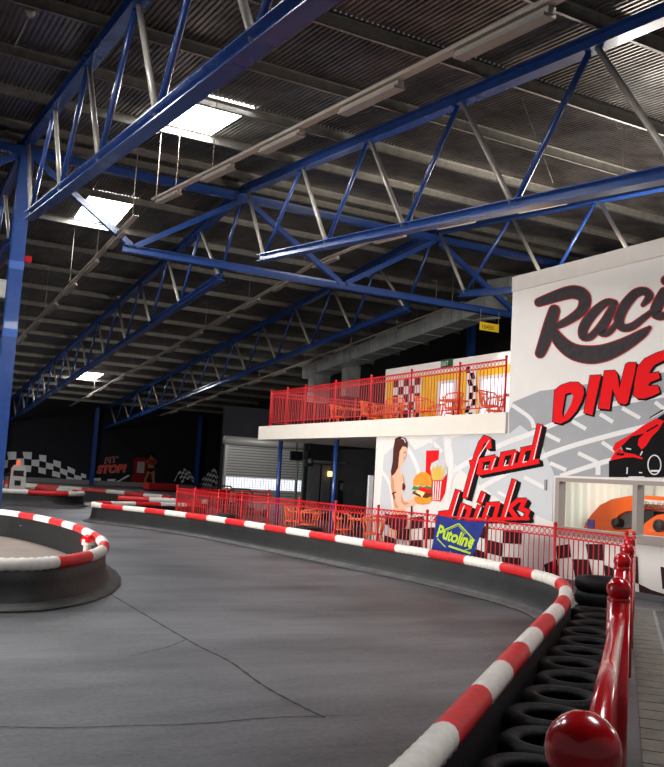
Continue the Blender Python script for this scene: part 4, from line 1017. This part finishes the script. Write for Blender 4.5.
cp_ = (90, 450, 8.3)
def btext(s_, x0, y0, w, h, layer, m_, name, shear=.25, bold=0.03, grow=0):
    tv, tf = text_polys(s_, 1.0, shear, 0, bold); W_ = max(v.x for v in tv); H_ = max(v.y for v in tv)
    dd = Decal(cp_, 'y', YF, layer); dd.mb.add([dd.P(x0+w*v.x/W_, y0-h*v.y/H_ - 12*v.x/W_) for v in tv], tf); return dd.build(name, m_, back)
PWR = mat('back_wall_red', (205, 50, 44), .6)
PWO = mat('back_wall_pale_outline', (190, 120, 110), .6)
btext('PIT', 118, 110, 122, 48, 4, PWO, 'painted_letter_outline', bold=.07); btext('PIT', 120, 109, 120, 44, 5, PBLK, 'painted_letters', bold=.01)
btext('STOP!', 55, 192, 250, 66, 4, PWO, 'painted_letter_outline', bold=.07)
o = btext('STOP!', 58, 190, 244, 60, 5, PWR, 'painted_letters', bold=.02); o['label'] = 'red slanted STOP! lettering on the black back wall'
d = Decal(cp_, 'y', YF, 4); d.poly([(360, 90), (385, 66), (450, 64), (472, 80), (470, 160), (455, 190), (462, 320), (350, 320), (340, 230), (365, 190)]); d.build('painted_pump', mat('back_wall_dark_red', (120, 22, 24), .6), back, label='dark red fuel pump painted on the back wall')
d = Decal(cp_, 'y', YF, 5); d.poly([(395, 98), (455, 98), (448, 190), (388, 188)]); d.build('painted_pump_panel', mat('back_wall_grey', (150, 140, 136), .6), back)
d = Decal(cp_, 'y', YF, 6)
d.poly([(497, 40), (520, 30), (532, 55), (526, 68), (550, 80), (552, 110), (530, 122), (532, 160), (540, 190), (535, 230), (545, 315), (525, 316), (516, 250), (506, 190), (492, 200), (468, 250), (468, 312), (446, 314), (452, 240), (470, 190), (482, 160), (478, 110), (466, 100), (490, 66)])
d.build('painted_figure', mat('back_wall_skin', (150, 92, 70), .7), back, label='painted woman standing beside the painted pump')
d = Decal(cp_, 'y', YF, 7); d.poly([(495, 10), (520, 0), (538, 20), (545, 60), (525, 66), (505, 40), (496, 66), (485, 60)]); d.poly([(478, 152), (530, 150), (534, 170), (505, 185), (474, 170)]); d.build('painted_figure_hair', PBLK, back)
d = Decal(cp_, 'y', YF, 7); d.poly([(478, 75), (548, 80), (546, 112), (520, 125), (486, 118)]); d.build('painted_figure_top', mat('back_wall_top_red', (130, 40, 30), .6), back)
m = MB(); m.box((XL, YF-.06, 0), (XRR-.3, YF, .35)); struct(m.build('baseboard_back', mat('pale_grey_plinth', (120, 118, 116), .7)))
a = on_y(147, 489, 60); b = on_y(178, 489, 60)
t = thing('red_platform', ((a.x+b.x)/2, 60, 0), 'low red platform in front of the back wall below the painted figure', 'platform')
m = MB(); m.box((a.x, 59.6, .12), (b.x, 61, .55)); m.build('deck', mat('platform_red', (150, 18, 22), .5), t); m = MB(); m.box((a.x+.1, 59.7, 0), (b.x-.1, 60.9, .12)); m.build('plinth', BLK, t)

# ------------------------------------------------------------------ ground marks and side paving
def gl(pts, w, name, m_, z=.003, label=None):
    mb = MB(); P = [on_z(*p) for p in pts]; P = smooth([(p.x, p.y) for p in P], sub=8)
    L = []; R = []
    for i, q in enumerate(P):
        d_ = (P[min(i+1, len(P)-1)] - P[max(i-1, 0)]).normalized(); n_ = Vector((-d_.y, d_.x, 0)); ww = w*(1+.5*math.sin(i*2.3))
        L.append((q+n_*ww/2)+Vector((0, 0, z))); R.append((q-n_*ww/2)+Vector((0, 0, z)))
    N = len(P); mb.add(L+R, [(i, i+1, N+i+1, N+i) for i in range(N-1)]); o = mb.build(name, m_, floor, recalc=True)
    if label: o['label'] = label
TAR = mat('tar_mark', (40, 39, 42), .7, noise=.3, nscale=8)
gl([(108, 593), (140, 612), (170, 630), (200, 647), (230, 662), (262, 685), (300, 706), (325, 718)], .022, 'crack', TAR, label='dark crack running diagonally over the track')
gl([(0, 727), (60, 728), (130, 726), (200, 724), (270, 718), (340, 716)], .012, 'crack', TAR)
gl([(130, 656), (165, 648), (185, 640)], .012, 'crack', TAR)
# strip of pale paving behind the handrail
a0, a1 = on_z(631, 609), on_z(649, 609); b0, b1 = on_z(637, 690), on_z(662, 690); 
dv = (b0-a0).normalized(); nv = Vector((-dv.y, dv.x, 0)); 
if (a1-a0).dot(nv) < 0: nv = -nv
pv = MB(); Ltot = 9.5; k = 0; s_ = 0
while s_ < Ltot:
    q = a0 + dv*s_; w = .29
    pv.add([q+Vector((0, 0, .012)), q+dv*.27+Vector((0, 0, .012)), q+dv*.27+nv*w+Vector((0, 0, .012)), q+nv*w+Vector((0, 0, .012)), q, q+dv*.27, q+dv*.27+nv*w, q+nv*w], [(0, 1, 2, 3), (0, 4, 5, 1), (1, 5, 6, 2), (2, 6, 7, 3), (3, 7, 4, 0)])
    s_ += .29
o = pv.build('paving_strip', TILE, floor); o['label'] = 'strip of pale square paving behind the handrail'
m = MB(); s_ = 0
while s_ < 10:
    q = a0 + dv*s_ + nv*.33
    m.add([q+Vector((0, 0, .008)), q+dv*.13+Vector((0, 0, .008)), q+dv*.13+nv*2.2+Vector((0, 0, .008)), q+nv*2.2+Vector((0, 0, .008))], [(0, 1, 2, 3)])
    s_ += .145
m.build('dark_decking', mat('dark_decking_boards', (34, 31, 30), .6, noise=.3), floor)

# ------------------------------------------------------------------ light
W = bpy.data.worlds.new('daylight'); S.world = W; W.use_nodes = True
bg = W.node_tree.nodes['Background']; bg.inputs['Color'].default_value = (0.86, 0.92, 1.0, 1); bg.inputs['Strength'].default_value = 0.1
def area(name, loc, target, sx, sy, power, col=(1, 1, 1)):
    l = bpy.data.lights.new(name, 'AREA'); l.shape = 'RECTANGLE'; l.size = sx; l.size_y = sy; l.energy = power; l.color = col
    o = bpy.data.objects.new(name, l); COL.objects.link(o); o.location = loc
    o.rotation_euler = (Vector(target)-Vector(loc)).to_track_quat('-Z', 'Y').to_euler(); return o
dl = area('left_fill_light', (-7.5, 15.0, 2.6), (8, 17.0, -1.6), 13, 4.4, 900, (1.0, 0.97, 0.93))  # added area light from the left for floor and diner wall, no door
dl.data.spread = math.radians(92)
area('games_room_lamp', (13.0, 10.4, 2.45), (13.0, 10.4, 0), 1.5, 4, 105, (.93, 1, .97))
area('balcony_room_lamp', (14.2, 19.5, 5.6), (14.0, 19.5, 3), 1.2, 8, 60, (1, .97, .92))
area('right_roof_fill', (24.0, 6.0, 6.2), (13.0, 17.0, 10.0), 6, 2.0, 250, (1.0, 0.97, 0.92))  # added unseen light at the right to brighten the roof deck
area('far_left_fill', (-7.4, 48, 2.2), (12, 62, 1.5), 8, 3.5, 1500, (1.0, 0.98, 0.95))  # added area light lifting the back wall, no door stands here
area('deck_upward_fill', (16.5, 15.5, 6.1), (15.0, 17.0, 10.0), 2.5, 2.5, 520, (1.0, 0.95, 0.88))  # hidden fill behind the wall top, added to light the deck
area('shutter_fill', (18.6, 39.5, 4.3), (20.5, 45, 1.6), 2.5, .3, 140, (1, .98, .95))  # added fill aimed at the shutter, well away from the strip light

# ------------------------------------------------------------------ camera
cd = bpy.data.cameras.new('camera'); cam = bpy.data.objects.new('camera', cd); COL.objects.link(cam)
cd.sensor_fit = 'VERTICAL'; cd.sensor_height = 36.0; cd.lens = FOC*36.0/767.0; cd.clip_start = .05; cd.clip_end = 300
Mx = ROT.to_4x4(); Mx.translation = Vector((0, 0, EYE)); cam.matrix_world = Mx
S.camera = cam
S.view_settings.view_transform = 'Standard'; S.view_settings.look = 'None'; S.view_settings.gamma = 1; S.view_settings.use_curve_mapping = False
S.view_settings.exposure = 0.4
